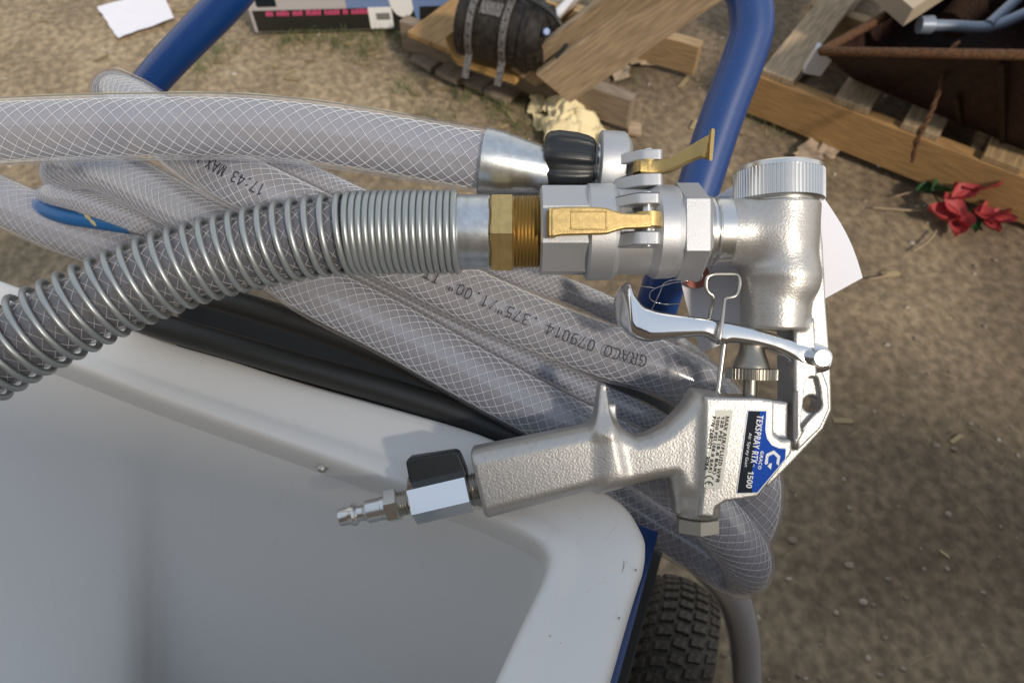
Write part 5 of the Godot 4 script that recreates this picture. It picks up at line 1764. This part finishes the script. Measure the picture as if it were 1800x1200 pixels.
# ---------------------------------------------------------------- couplings
func make_couplings() -> void:
	var X := Vector3(1, 0, 0)
	var o := rig_thing("brass_adapter", "brass hexagon nipple with bare thread between the zinc ferrule and the cam coupling", "fitting", Vector3(0, 192, 0))
	var m := M.new()
	nut(m, Vector3(-37, 192, 0), X, 40.0, 74.0, 6, 5.0, 0.17)
	part(o, "hexagon", m, mats["brass"])
	m = M.new()
	var prof := [Vector2(0, 30), Vector2(0, 63)]
	for k in 9:
		prof.append(Vector2(4 + k * 6.0, 60))
		prof.append(Vector2(7 + k * 6.0, 64))
	prof.append(Vector2(60, 58))
	prof.append(Vector2(60, 30))
	lathe(m, Vector3(0, 192, 0), X, prof, 56, 0.95)
	part(o, "thread", m, mats["old_brass"])
	# main cam coupling
	o = rig_thing("cam_coupling", "cast grey cam coupling with a yellow brass lever, on the gun's inlet", "coupling", Vector3(190, 193, 0))
	m = M.new()
	nut(m, Vector3(48, 194, 0), X, 86.0, 80.0, 8, 6.0, 0.5)
	part(o, "hexagon_end", m, mats["cast_grey"])
	m = M.new()
	lathe(m, Vector3(128, 192, 0), X, [Vector2(0, 50), Vector2(0, 80), Vector2(4, 84), Vector2(44, 84), Vector2(50, 81), Vector2(54, 74), Vector2(108, 74), Vector2(116, 78), Vector2(122, 82), Vector2(150, 81), Vector2(159, 78), Vector2(163, 70), Vector2(163, 40)], 64, 0.96)
	part(o, "body", m, mats["cast_grey"])
	m = M.new()
	nut(m, Vector3(280, 193, 0), X, 58.0, 86.0, 6, 16.0, 0.5)
	part(o, "lock_nut", m, mats["cast_grey"])
	m = M.new()
	lathe(m, Vector3(334, 193, 0), X, [Vector2(0, 40), Vector2(0, 63), Vector2(4, 63), Vector2(6, 59), Vector2(9, 62), Vector2(13, 62), Vector2(16, 55), Vector2(20, 55), Vector2(20, 40)], 56, 0.95)
	part(o, "thread_ring", m, mats["turned"])
	# ears: plates that stand towards the viewer and hold the lever pin
	var ear := PackedVector2Array([Vector2(164.2, 547.2), Vector2(198.8, 547.2), Vector2(230.7, 547.2), Vector2(237.1, 547.2)])
	var ex := Transform3D(Basis(Vector3(1, 0, 0), Vector3(0, 0, 1), Vector3(0, -1, 0)), Vector3.ZERO)
	for e in [[Vector3(-831.6, 239.3, 95), Vector3(-831.6, 220.8, 95)], [Vector3(-831.6, 177.4, 95), Vector3(-831.6, 155.2, 95)]]:
		m = M.new()
		var y0: float = -e[0].y
		var y1: float = -e[1].y
		prism(m, round_poly(PackedVector2Array([Vector2(160, 55), Vector2(200, 108), Vector2(236, 112), Vector2(240, 100), Vector2(240, 55)]), 8), y0, y1, 3.0, ex)
		part(o, "ear", m, mats["cast_grey"])
	for e in [[Vector3(-961.2, 264.9, -85), Vector3(-961.2, 243.5, -85)], [Vector3(-961.2, 179.4, -85), Vector3(-961.2, 158.1, -85)]]:
		m = M.new()
		prism(m, round_poly(PackedVector2Array([Vector2(170, -55), Vector2(205, -118), Vector2(240, -122), Vector2(246, -55)]), 8), -e[0].y, -e[1].y, 3.0, ex)
		part(o, "ear", m, mats["cast_grey"])
	m = M.new()
	bar(m, Vector3(220.5, 242.7, 92), Vector3(220.5, 153.8, 92), 8.0, 20)
	part(o, "lever_pin", m, mats["turned"])
	var lev := PackedVector2Array([Vector2(61.9, 213), Vector2(77.4, 215.8), Vector2(118.4, 216.7), Vector2(149.3, 214.9), Vector2(165.7, 209.4), Vector2(178.4, 205.8), Vector2(224, 205.8), Vector2(224.9, 182.1), Vector2(178.4, 180.3), Vector2(165.7, 176.6), Vector2(151.1, 172.1), Vector2(118.4, 171.2), Vector2(77.4, 170.2), Vector2(61.9, 166.6)])
	m = M.new()
	prism(m, round_poly(lev, 6), 98, 112, 3.5)
	var lv := part(o, "lever", m, mats["brass"])
	m = M.new()
	for q in [[1003, 370, 1068, 373], [1003, 401, 1068, 404], [1003, 373, 1006, 401], [1065, 373, 1068, 401]]:
		var k := 1.0 - 113.0 / 1250.0
		var a := Vector2((q[0] - 900) * k, (600 - q[3]) * k)
		var b := Vector2((q[2] - 900) * k, (600 - q[1]) * k)
		prism(m, PackedVector2Array([a, Vector2(b.x, a.y), b, Vector2(a.x, b.y)]), 110.0, 113.6, 1.2)
	part(lv, "raised_frame", m, mats["brass"])
	m = M.new()
	bar(m, Vector3(222.7, 209.3, 90), Vector3(222.7, 186.1, 90), 22.0, 32)
	part(lv, "cam", m, mats["brass"])
	m = M.new()
	prism(m, PackedVector2Array([Vector2(0, 0), Vector2(14, 0), Vector2(10, -30), Vector2(-4, -26)]), -Vector3(-828, 215.3, 100).y, -Vector3(-828, 168.4, 100).y, 3.0, Transform3D(Basis(Vector3(1, 0, 0), Vector3(0, 0, 1), Vector3(0, -1, 0)), Vector3(60, 0, 110)))
	part(lv, "lip", m, mats["brass"])
	# little moulded star on the ring
	m = M.new()
	for k in 12:
		var an := TAU * k / 12.0
		var c := Vector3(254.6, 198.4, 80)
		var a := c + Vector3(cos(an) * 4.0, sin(an) * 4.0, 0)
		var b := c + Vector3(cos(an) * 9.5, sin(an) * 9.5, 0)
		bar(m, a, b, 0.7, 5)
	part(o, "moulded_star", m, mats["steel"])
	# second coupling on the upper hose
	o = rig_thing("hose_nut", "black ribbed plastic nut on the upper hose", "nut", Vector3(105.6, 329.5, -70))
	m = M.new()
	var dx := Vector3(0.995, -0.06, 0).normalized()
	var rows := []
	var pq := perp(dx)
	var at0 := Vector3(58.1, 333.7, -70)
	for e in [[0, 30], [0, 42], [3, 48], [10, 53], [26, 56], [60, 54], [80, 50], [90, 46], [94, 42], [94, 30]]:
		var row := []
		for j in 97:
			var an := TAU * j / 96.0
			var lobe := 1.0 + 0.055 * clampf(cos(an * 8.0) * 3.0, -1.0, 1.0) * (1.0 if e[1] > 42 else 0.4)
			row.append(at0 + dx * e[0] + (pq[0] * cos(an) + pq[1] * sin(an)) * e[1] * lobe)
		rows.append(row)
	grid(m, rows, Vector2.ONE, true)
	part(o, "nut", m, mats["black_plastic"])
	o = rig_thing("cam_coupling", "cast grey cam coupling with a tarnished brass lever raised, on the upper hose", "coupling", Vector3(190.1, 324.2, -70))
	m = M.new()
	lathe(m, Vector3(137.3, 326.3, -70), dx, [Vector2(0, 20), Vector2(0, 40), Vector2(4, 42), Vector2(8, 40), Vector2(12, 43), Vector2(16, 40), Vector2(20, 43), Vector2(24, 46), Vector2(26, 46), Vector2(26, 30)], 48, 0.95)
	part(o, "thread_ring", m, mats["turned"])
	m = M.new()
	lathe(m, Vector3(158.4, 324.2, -70), dx, [Vector2(0, 44), Vector2(0, 62), Vector2(3, 66), Vector2(44, 66), Vector2(50, 62), Vector2(58, 50), Vector2(60, 38), Vector2(20, 38)], 56, 0.8)
	part(o, "body", m, mats["cast_grey"])
	for e in [[Vector3(-885.6, 330.6, 20), Vector3(-885.6, 311.9, 20)], [Vector3(-885.6, 289.3, 20), Vector3(-885.6, 267.6, 20)]]:
		m = M.new()
		prism(m, round_poly(PackedVector2Array([Vector2(170, -60), Vector2(178, -20), Vector2(222, 28), Vector2(256, 32), Vector2(262, 22), Vector2(256, -10), Vector2(220, -60)]), 7), -e[0].y, -e[1].y, 2.5, ex)
		part(o, "ear", m, mats["cast_grey"])
	m = M.new()
	bar(m, Vector3(238.1, 335.3, 10), Vector3(238.1, 267.8, 10), 7.0, 20)
	part(o, "lever_pin", m, mats["turned"])
	m = M.new()
	bar(m, Vector3(234.9, 313.5, 6), Vector3(234.9, 293.6, 6), 24.0, 32)
	lv = part(o, "lever", m, mats["old_brass"])
	m = M.new()
	# arm: a flat bar from the pin up to the right, ending in a flared lip
	var arm := []
	var sec := [[Vector3(224, 300.6, 22), 12.0, 9.0], [Vector3(247.6, 299.6, 22), 12.0, 8.0], [Vector3(266.3, 301.6, 26), 14.0, 7.0], [Vector3(286.5, 309.8, 36), 19.0, 7.0], [Vector3(309.6, 321.2, 48), 21.0, 6.0], [Vector3(326.1, 328, 58), 23.0, 5.0], [Vector3(330.6, 327.7, 66), 26.0, 4.0], [Vector3(327.2, 321.6, 88), 27.0, 3.5]]
	var ring_rows := []
	for q in sec:
		var across := Vector3(0.42, 0.88, 0.1).normalized() if q[1] > 13.0 else Vector3(0, 1, 0)
		if q[1] > 25.0:
			across = Vector3(0.08, 0.99, 0.0)
		var nrm := Vector3(-0.35, 0.1, 0.93).normalized() if q[2] > 4.5 else Vector3(-0.93, 0.1, 0.35).normalized()
		var row := []
		for k in 17:
			var an := TAU * k / 16.0
			var cx := signf(cos(an)) * pow(absf(cos(an)), 0.4)
			var cy := signf(sin(an)) * pow(absf(sin(an)), 0.4)
			row.append((q[0] as Vector3) + across * cx * q[1] + nrm * cy * q[2])
		ring_rows.append(row)
	grid(m, ring_rows)
	m.face(ring_rows[7].slice(0, 16))
	part(lv, "arm", m, mats["old_brass"])

# ---------------------------------------------------------------- the spray gun
func make_gun() -> void:
	var o := rig_thing("spray_gun", "cast silver texture spray gun lying across the hoses and hopper rim", "spray gun", Vector3(364, -166.4, -50))
	part(o, "body", gun_mesh(), mats["cast_silver"])
	var m := M.new()
	# knurled nozzle cap
	var Y := Vector3(0, 1, 0)
	fluted(m, Vector3(469, 243, 0), Y, 4.0, 53.0, 76.5, 72, 2.2)
	lathe(m, Vector3(469, 243, 0), Y, [Vector2(0, 40), Vector2(0, 70), Vector2(4, 75.5), Vector2(4, 70)], 72, 0.9)
	lathe(m, Vector3(469, 243, 0), Y, [Vector2(53, 70), Vector2(53, 76), Vector2(60, 75.5), Vector2(63, 72), Vector2(63, 40), Vector2(50, 30), Vector2(50, 0)], 72, 0.9)
	part(o, "nozzle_cap", m, mats["turned"])
	m = M.new()
	lathe(m, Vector3(468, 236, 0), Y, [Vector2(-6, 66), Vector2(8, 66)], 64)
	part(o, "cap_seat", m, mats["steel"])
	m = M.new()
	lathe(m, Vector3(352, 193, 0), Vector3(1, 0, 0), [Vector2(0, 40), Vector2(0, 58), Vector2(3, 60.5), Vector2(26, 60.5), Vector2(29, 59), Vector2(29, 40)], 56, 0.9)
	part(o, "inlet_collar", m, mats["turned"])
	# trigger: a curved, polished lever
	var secs := [[Vector3(181.7, 78.7, -12), Vector3(183.7, 44.4, -12), 6.0], [Vector3(184.9, 88.4, -6), Vector3(187.9, 30.1, -6), 14.0], [Vector3(191.7, 97.8, 2), Vector3(197.7, 17, 2), 20.0], [Vector3(202.4, 102.2, 10), Vector3(206.3, 8.9, 10), 24.0], [Vector3(210.3, 84.3, 10), Vector3(220.2, 2, 10), 25.0], [Vector3(224.2, 64.5, 10), Vector3(236.1, -1, 10), 26.0], [Vector3(240.1, 56.5, 10), Vector3(250, 0, 10), 26.0], [Vector3(262.9, 50.6, 10), Vector3(269.8, 3, 10), 26.0], [Vector3(297.6, 45.6, 10), Vector3(299.6, 6, 10), 26.0],
		[Vector3(332.3, 40.7, 10), Vector3(329.3, 7.9, 10), 26.0], [Vector3(351.2, 37.7, 10), Vector3(347.2, 0, 10), 25.0], [Vector3(365.1, 34.7, 10), Vector3(363.1, -6, 10), 25.0], [Vector3(380.9, 31.7, 10), Vector3(378.9, -3, 10), 25.0], [Vector3(422.6, 21.8, 10), Vector3(414.7, -6.9, 10), 25.0], [Vector3(462.3, 10.9, 10), Vector3(448.4, -15.9, 10), 25.0], [Vector3(489.7, 1, 11), Vector3(475.8, -28.7, 11), 24.0], [Vector3(507.1, -1, 12), Vector3(489.3, -41.6, 12), 23.0], [Vector3(522.9, -2, 12), Vector3(505.1, -51.5, 12), 22.0], [Vector3(538.8, -6.9, 12), Vector3(524.9, -55.5, 12), 22.0], [Vector3(550.7, -16.8, 12), Vector3(541.7, -52.5, 12), 20.0], [Vector3(555.6, -28.7, 12), Vector3(553.6, -42.6, 12), 14.0]]
	var ua := []
	var la := []
	var th := []
	for q in secs:
		ua.append(q[0])
		la.append(q[1])
		th.append(Vector3(q[2], 0, 0))
	var n_sub := 6
	m = M.new()
	var tr := []
	for k in secs.size() - 1:
		for sub in (n_sub + 1 if k == secs.size() - 2 else n_sub):
			var t := float(sub) / n_sub
			var k0 := maxi(k - 1, 0)
			var k3 := mini(k + 2, secs.size() - 1)
			var a: Vector3 = (ua[k] as Vector3).cubic_interpolate(ua[k + 1], ua[k0], ua[k3], t)
			var b: Vector3 = (la[k] as Vector3).cubic_interpolate(la[k + 1], la[k0], la[k3], t)
			var h: float = lerpf(secs[k][2], secs[k + 1][2], t)
			var row := []
			for j in 41:
				var an := TAU * j / 40.0
				var cx := signf(cos(an)) * pow(absf(cos(an)), 0.5)
				var cz := signf(sin(an)) * pow(absf(sin(an)), 0.5)
				row.append((a + b) / 2.0 + (a - b) / 2.0 * cx + Vector3(0, 0, h * cz))
			tr.append(row)
	grid(m, tr)
	m.face(tr[0].slice(0, 40))
	m.face(tr[tr.size() - 1].slice(0, 40))
	part(o, "trigger", m, mats["chrome"])
	m = M.new()
	lathe(m, Vector3(522.8, -28.2, 33), Vector3(0, 0, 1), [Vector2(-60, 15), Vector2(20, 15), Vector2(22, 13.5), Vector2(22, 0)], 36, 0.9)
	part(o, "pivot_pin", m, mats["turned"])
	# spring clip: bent wire
	m = M.new()
	tube(m, smooth([Vector3(349.2, 37.2, -8), Vector3(350, 55, 0), Vector3(351.7, 77.5, 8), Vector3(344.2, 84.3, 10), Vector3(339.3, 93.2, 10), Vector3(340.3, 109.1, 10), Vector3(349.2, 116.1, 10), Vector3(371.4, 116.9, 12), Vector3(390.6, 115.7, 14), Vector3(395.9, 106.6, 16), Vector3(394.2, 92.6, 18), Vector3(387.1, 79.6, 22), Vector3(376.6, 75.5, 24), Vector3(366.6, 72.3, 28), Vector3(361.3, 53.4, 36), Vector3(356.3, 29, 43), Vector3(352.5, 9.6, 46), Vector3(351.2, 1.9, 44), Vector3(353.1, -1.9, 34)], 2.5), 3.6, 12)
	part(o, "wire_clip", m, mats["steel"])
	m = M.new()
	bar(m, Vector3(372.4, 19.8, 12), Vector3(358.5, -91.1, 12), 4.6, 16)
	lathe(m, Vector3(358.5, -89.1, 12), Vector3(0.1, 0.99, 0), [Vector2(-4, 0), Vector2(-4, 8), Vector2(1, 8), Vector2(2, 5)], 20)
	part(o, "air_rod", m, mats["steel"])
	# flow adjuster: stem, knurled nut and cone
	m = M.new()
	bar(m, Vector3(416.7, -104.7, 4), Vector3(421.6, 29.9, 4), 12.0, 24)
	part(o, "stem", m, mats["dark_steel"])
	m = M.new()
	var up := Vector3(0.03, 1, 0).normalized()
	lathe(m, Vector3(419.7, -49.8, 4), up, [Vector2(0, 10), Vector2(2, 31), Vector2(6, 31), Vector2(10, 30), Vector2(18, 27), Vector2(28, 23.5), Vector2(36, 21.5), Vector2(44, 21), Vector2(46, 10)], 40, 0.6)
	part(o, "adjuster_cone", m, mats["dark_steel"])
	m = M.new()
	fluted(m, Vector3(419.7, -65.8, 4), up, 0.0, 18.0, 44.0, 44, 2.4)
	lathe(m, Vector3(419.7, -65.8, 4), up, [Vector2(0, 8), Vector2(0, 42.5)], 44)
	lathe(m, Vector3(419.7, -65.8, 4), up, [Vector2(18, 42.5), Vector2(19, 40), Vector2(19, 8)], 44)
	part(o, "knurled_nut", m, mats["dark_steel"])
	m = M.new()
	nut(m, Vector3(326, -308, 0), Vector3(0, -1, 0), 26.0, 39.0, 6, 3.0, 0.1)
	part(o, "bottom_plug", m, mats["plug_metal"])
	make_labels(o)
	# ball valve and air plug in the handle end
	var hx := Vector3(-0.9738, -0.2275, 0)
	var v := Vector3(-68, -255, 0)
	m = M.new()
	var prof := [Vector2(-12, 8), Vector2(-12, 22)]
	for k in 5:
		prof.append(Vector2(-8 + k * 5.0, 21))
		prof.append(Vector2(-5 + k * 5.0, 24))
	prof.append(Vector2(18, 22))
	prof.append(Vector2(18, 8))
	lathe(m, v - hx * 6.0, hx, prof, 36, 0.95)
	part(o, "valve_thread", m, mats["steel"])
	m = M.new()
	nut(m, v - hx * 3.0 + hx * 9.0, hx, 106.0, 42.0, 6, 4.0, 0.62)
	part(o, "valve_body", m, mats["chrome"])
	m = M.new()
	var lever := PackedVector2Array([Vector2(-185.2, -210), Vector2(-180.3, -203), Vector2(-138.7, -197.1), Vector2(-100, -191.1), Vector2(-93.1, -194.1), Vector2(-87.2, -206), Vector2(-80.2, -223.8), Vector2(-77.3, -237.7), Vector2(-174.3, -257.5), Vector2(-180.3, -237.7)])
	prism(m, round_poly(lever, 5), -26, 14, 4.0)
	part(o, "valve_lever", m, mats["black_plastic"])
	m = M.new()
	var t := v + hx * 112.0
	prof = [Vector2(-4, 8), Vector2(-4, 20)]
	for k in 5:
		prof.append(Vector2(0 + k * 4.4, 20))
		prof.append(Vector2(2.2 + k * 4.4, 22.5))
	prof.append(Vector2(24, 20))
	prof.append(Vector2(24, 8))
	lathe(m, t, hx, prof, 32, 0.95)
	part(o, "plug_thread", m, mats["steel"])
	m = M.new()
	nut(m, t + hx * 22.0, hx, 23.0, 30.0, 6, 3.0, 0.3)
	part(o, "plug_nut", m, mats["turned"])
	m = M.new()
	lathe(m, t + hx * 44.0, hx, [Vector2(0, 8), Vector2(0, 22), Vector2(8, 22), Vector2(9, 21), Vector2(34, 21), Vector2(42, 14), Vector2(52, 14), Vector2(56, 19), Vector2(60, 20), Vector2(66, 17), Vector2(70, 15.5), Vector2(84, 15.5), Vector2(86, 14), Vector2(86, 8), Vector2(70, 7)], 36, 0.85)
	part(o, "air_plug", m, mats["turned"])

func label_frame(at: Vector3, from: Vector3, to: Vector3) -> Transform3D:
	# x runs down the label, y to its right, z out of the metal
	var x := (to - from).normalized()
	var z := Vector3(0, 0, 1)
	return Transform3D(Basis(x, z.cross(x), z), at)

func make_labels(o: Node3D) -> void:
	var z := 50.4
	var m := M.new()
	prism(m, round_poly(PackedVector2Array([Vector2(343.6, -115.2), Vector2(373.3, -116.1), Vector2(354.1, -248.6), Vector2(323.4, -245.7)]), 2), z - 1.0, z + 0.7, 0.3, Transform3D(), 1)
	var lab := part(o, "white_label", m, mats["white_label"])
	var fr := label_frame(Vector3.ZERO, Vector3(343.7, -115.2, 50), Vector3(323.5, -245.8, 50))
	m = M.new()
	for e in [["MAX AIR/FLUID WPR", Vector3(360.7, -125.7, 51), 118.0], ["125 PSI (8.6 BAR)", Vector3(353, -125.7, 51), 103.0], ["1000 PSI (68.9 BAR)", Vector3(345.3, -125.7, 51), 100.0], ["P/N 248001    308A", Vector3(338.6, -125.7, 51), 96.0]]:
		var src := lettering(e[0], e[2] * 0.958, 6.0, true)
		var fx := fr
		fx.origin = Vector3(e[1].x, e[1].y, z + 0.6)
		place(m, src, fx)
	# the C and E of the conformity mark
	for k in 2:
		var c := Vector3(332.8, -232.1, 51) if k == 0 else Vector3(331.9, -241.7, 51)
		var arc := PackedVector3Array()
		for j in 13:
			var an := PI * 0.5 + PI * j / 12.0
			arc.append(Vector3(c.x, c.y, z + 0.9) + fr.basis * Vector3(cos(an) * 5.5, sin(an) * 6.5, 0))
		tube(m, arc, 1.0, 5)
		if k == 1:
			bar(m, Vector3(c.x, c.y, z + 0.9) + fr.basis * Vector3(-5.5, 0, 0), Vector3(c.x, c.y, z + 0.9) + fr.basis * Vector3(-1, 0, 0), 1.0, 5)
	part(lab, "lettering", m, mats["label_ink"])
	# blue and black label
	var edge := PackedVector2Array([Vector2(397.3, -115.2), Vector2(430.9, -116.1), Vector2(429.9, -134.4), Vector2(429, -149.7), Vector2(431.9, -163.1), Vector2(439.5, -173.7), Vector2(451, -178.5), Vector2(463.5, -179.5), Vector2(462.6, -198.7), Vector2(414.6, -256.2), Vector2(378.1, -257.2)])
	m = M.new()
	prism(m, edge, z - 1.0, z + 0.7, 0.3, Transform3D(), 1)
	lab = part(o, "blue_label", m, mats["label_edge"])
	m = M.new()
	prism(m, inset(ccw(edge.duplicate()), 1.7), z, z + 1.1, 0.3, Transform3D(), 1)
	part(lab, "blue_field", m, mats["label_blue"])
	m = M.new()
	prism(m, PackedVector2Array([Vector2(399.2, -117.6), Vector2(418.4, -117.6), Vector2(416.5, -144), Vector2(408.8, -182.3), Vector2(405, -220.7), Vector2(405, -254.8), Vector2(380, -254.8)]), z, z + 1.5, 0.3, Transform3D(), 1)
	part(lab, "dark_field", m, mats["label_dark"])
	fr = label_frame(Vector3.ZERO, Vector3(417.6, -121.9, 50), Vector3(400.3, -246.7, 50))
	m = M.new()
	for e in [["TEXSPRAY RTX", Vector3(413.4, -123.7, 51), 85.0, 11.0, true], ["1500", Vector3(398.1, -217.7, 51), 30.0, 10.0, true], ["Air Spray Gun", Vector3(398.1, -153.5, 51), 60.0, 6.5, false], ["TM", Vector3(406.7, -206.2, 51), 5.0, 2.6, false]]:
		var fx := fr
		fx.origin = Vector3(e[1].x, e[1].y, z + 1.3)
		place(m, lettering(e[0], e[2] * 0.958, e[3], e[4]), fx)
	var fx := label_frame(Vector3.ZERO, Vector3(425.3, -184.3, 50), Vector3(420.5, -215, 50))
	fx.origin = Vector3(Vector3(419.2, -184.2, 51).x, Vector3(419.2, -184.2, 51).y, z + 1.0)
	place(m, lettering("GRACO", 31.0, 5.5, true), fx)
	part(lab, "lettering", m, mats["label_white"])
	# hexagonal G emblem
	m = M.new()
	var c := Vector3(439.3, -199.5, 51)
	var hexo := []
	var hexi := []
	for k in 6:
		var an := TAU * k / 6.0
		hexo.append(Vector3(c.x, c.y, z + 0.6) + fx.basis * Vector3(cos(an) * 16.5, sin(an) * 14.0, 0))
		hexi.append(Vector3(c.x, c.y, z + 0.6) + fx.basis * Vector3(cos(an) * 10.0, sin(an) * 8.4, 0))
	for k in [1, 2, 3, 4, 5]:
		var k2: int = (k + 1) % 6
		if k == 5:
			continue
		m.face([hexo[k] + Vector3(0, 0, 0.8), hexo[k2] + Vector3(0, 0, 0.8), hexi[k2] + Vector3(0, 0, 0.8), hexi[k] + Vector3(0, 0, 0.8)])
	var g0: Vector3 = Vector3(c.x, c.y, z + 1.4)
	m.face([hexo[0] + Vector3(0, 0, 0.8), hexo[0].lerp(hexo[5], 0.55) + Vector3(0, 0, 0.8), hexi[0].lerp(hexi[5], 0.55) + Vector3(0, 0, 0.8), hexi[0] + Vector3(0, 0, 0.8)])
	m.face([hexo[5] + Vector3(0, 0, 0.8), hexo[5].lerp(hexo[0], 0.2) + Vector3(0, 0, 0.8), hexi[5].lerp(hexi[0], 0.2) + Vector3(0, 0, 0.8), hexi[5] + Vector3(0, 0, 0.8)])
	m.face([hexi[0] + Vector3(0, 0, 0.8), hexi[0].lerp(g0, 0.55) + Vector3(0, 0, 0.0), hexi[0].lerp(g0, 0.55) + fx.basis * Vector3(2, -5, 0), hexi[0].lerp(hexi[5], 0.5) + Vector3(0, 0, 0.8)])
	for k in m.n.size():
		m.n[k] = Vector3(0, 0, 1)
	part(lab, "emblem", m, mats["label_white"])

func make_tag() -> void:
	# shipping tag of stiff paper behind the gun
	var o := rig_thing("paper_tag", "blank white paper tag with a red reinforced eyelet, wired on behind the gun", "tag", Vector3(478.7, 130.6, -110))
	var m := M.new()
	var c := [Vector3(306.9, 221.4, -120), Vector3(435.2, 306.8, -110), Vector3(590.8, 275.4, -100), Vector3(632.4, 198.6, -92), Vector3(656.5, 119.2, -80), Vector3(527.2, 47.3, -95), Vector3(363.9, -21.9, -120), Vector3(326.6, 109.6, -120)]
	for side in 2:
		var rows := []
		for j in 13:
			var row := []
			for i in 13:
				var s := i / 12.0
				var t := j / 12.0
				var top: Vector3 = (c[0] as Vector3).lerp(c[1], s * 2.0) if s < 0.5 else (c[1] as Vector3).lerp(c[2], s * 2.0 - 1.0)
				var bot: Vector3 = (c[6] as Vector3).lerp(c[5], s * 2.0) if s < 0.5 else (c[5] as Vector3).lerp(c[4], s * 2.0 - 1.0)
				var p := top.lerp(bot, t)
				p.x += 10.0 * sin(PI * t) * s - 6.0 * sin(PI * t) * (1.0 - s)
				p.z += 8.0 * sin(PI * s) - (0.8 if side else 0.0)
				row.append(p)
			rows.append(row)
		grid(m, rows, Vector2.ONE, side == 1)
	part(o, "card", m, mats["paper"])
	m = M.new()
	var e := Vector3(351, 125.7, -104)
	lathe(m, e, Vector3(0, 0, 1), [Vector2(-3, 10), Vector2(0, 10), Vector2(0.6, 25), Vector2(-3, 25)], 36)
	part(o, "red_washer", m, mats["tag_red"])
	m = M.new()
	lathe(m, e, Vector3(0, 0, 1), [Vector2(0.8, 13.5), Vector2(3, 12.5), Vector2(3.5, 11), Vector2(2, 9.5), Vector2(-3, 9.5)], 36, 0.3)
	part(o, "eyelet", m, mats["chrome"])
	m = M.new()
	for q in [[Vector3(345.6, 121, -100), Vector3(328.9, 114.3, -98), Vector3(302.4, 110.2, -100), Vector3(271.2, 99.8, -106), Vector3(263.7, 87.2, -112), Vector3(273.6, 76.6, -118), Vector3(303.6, 71.8, -130), Vector3(359.6, 78.9, -200)], [Vector3(330, 116.5, -98), Vector3(307.8, 116.6, -100), Vector3(290.5, 110.6, -105), Vector3(282.9, 92.5, -110), Vector3(275.8, 74.4, -118), Vector3(274.4, 61.6, -150)], [Vector3(271.2, 102, -106), Vector3(257.6, 105.2, -120), Vector3(257.5, 113.7, -200)]]:
		tube(m, smooth(q, 3.0), 0.9, 6)
	part(o, "wire", m, mats["chrome"])
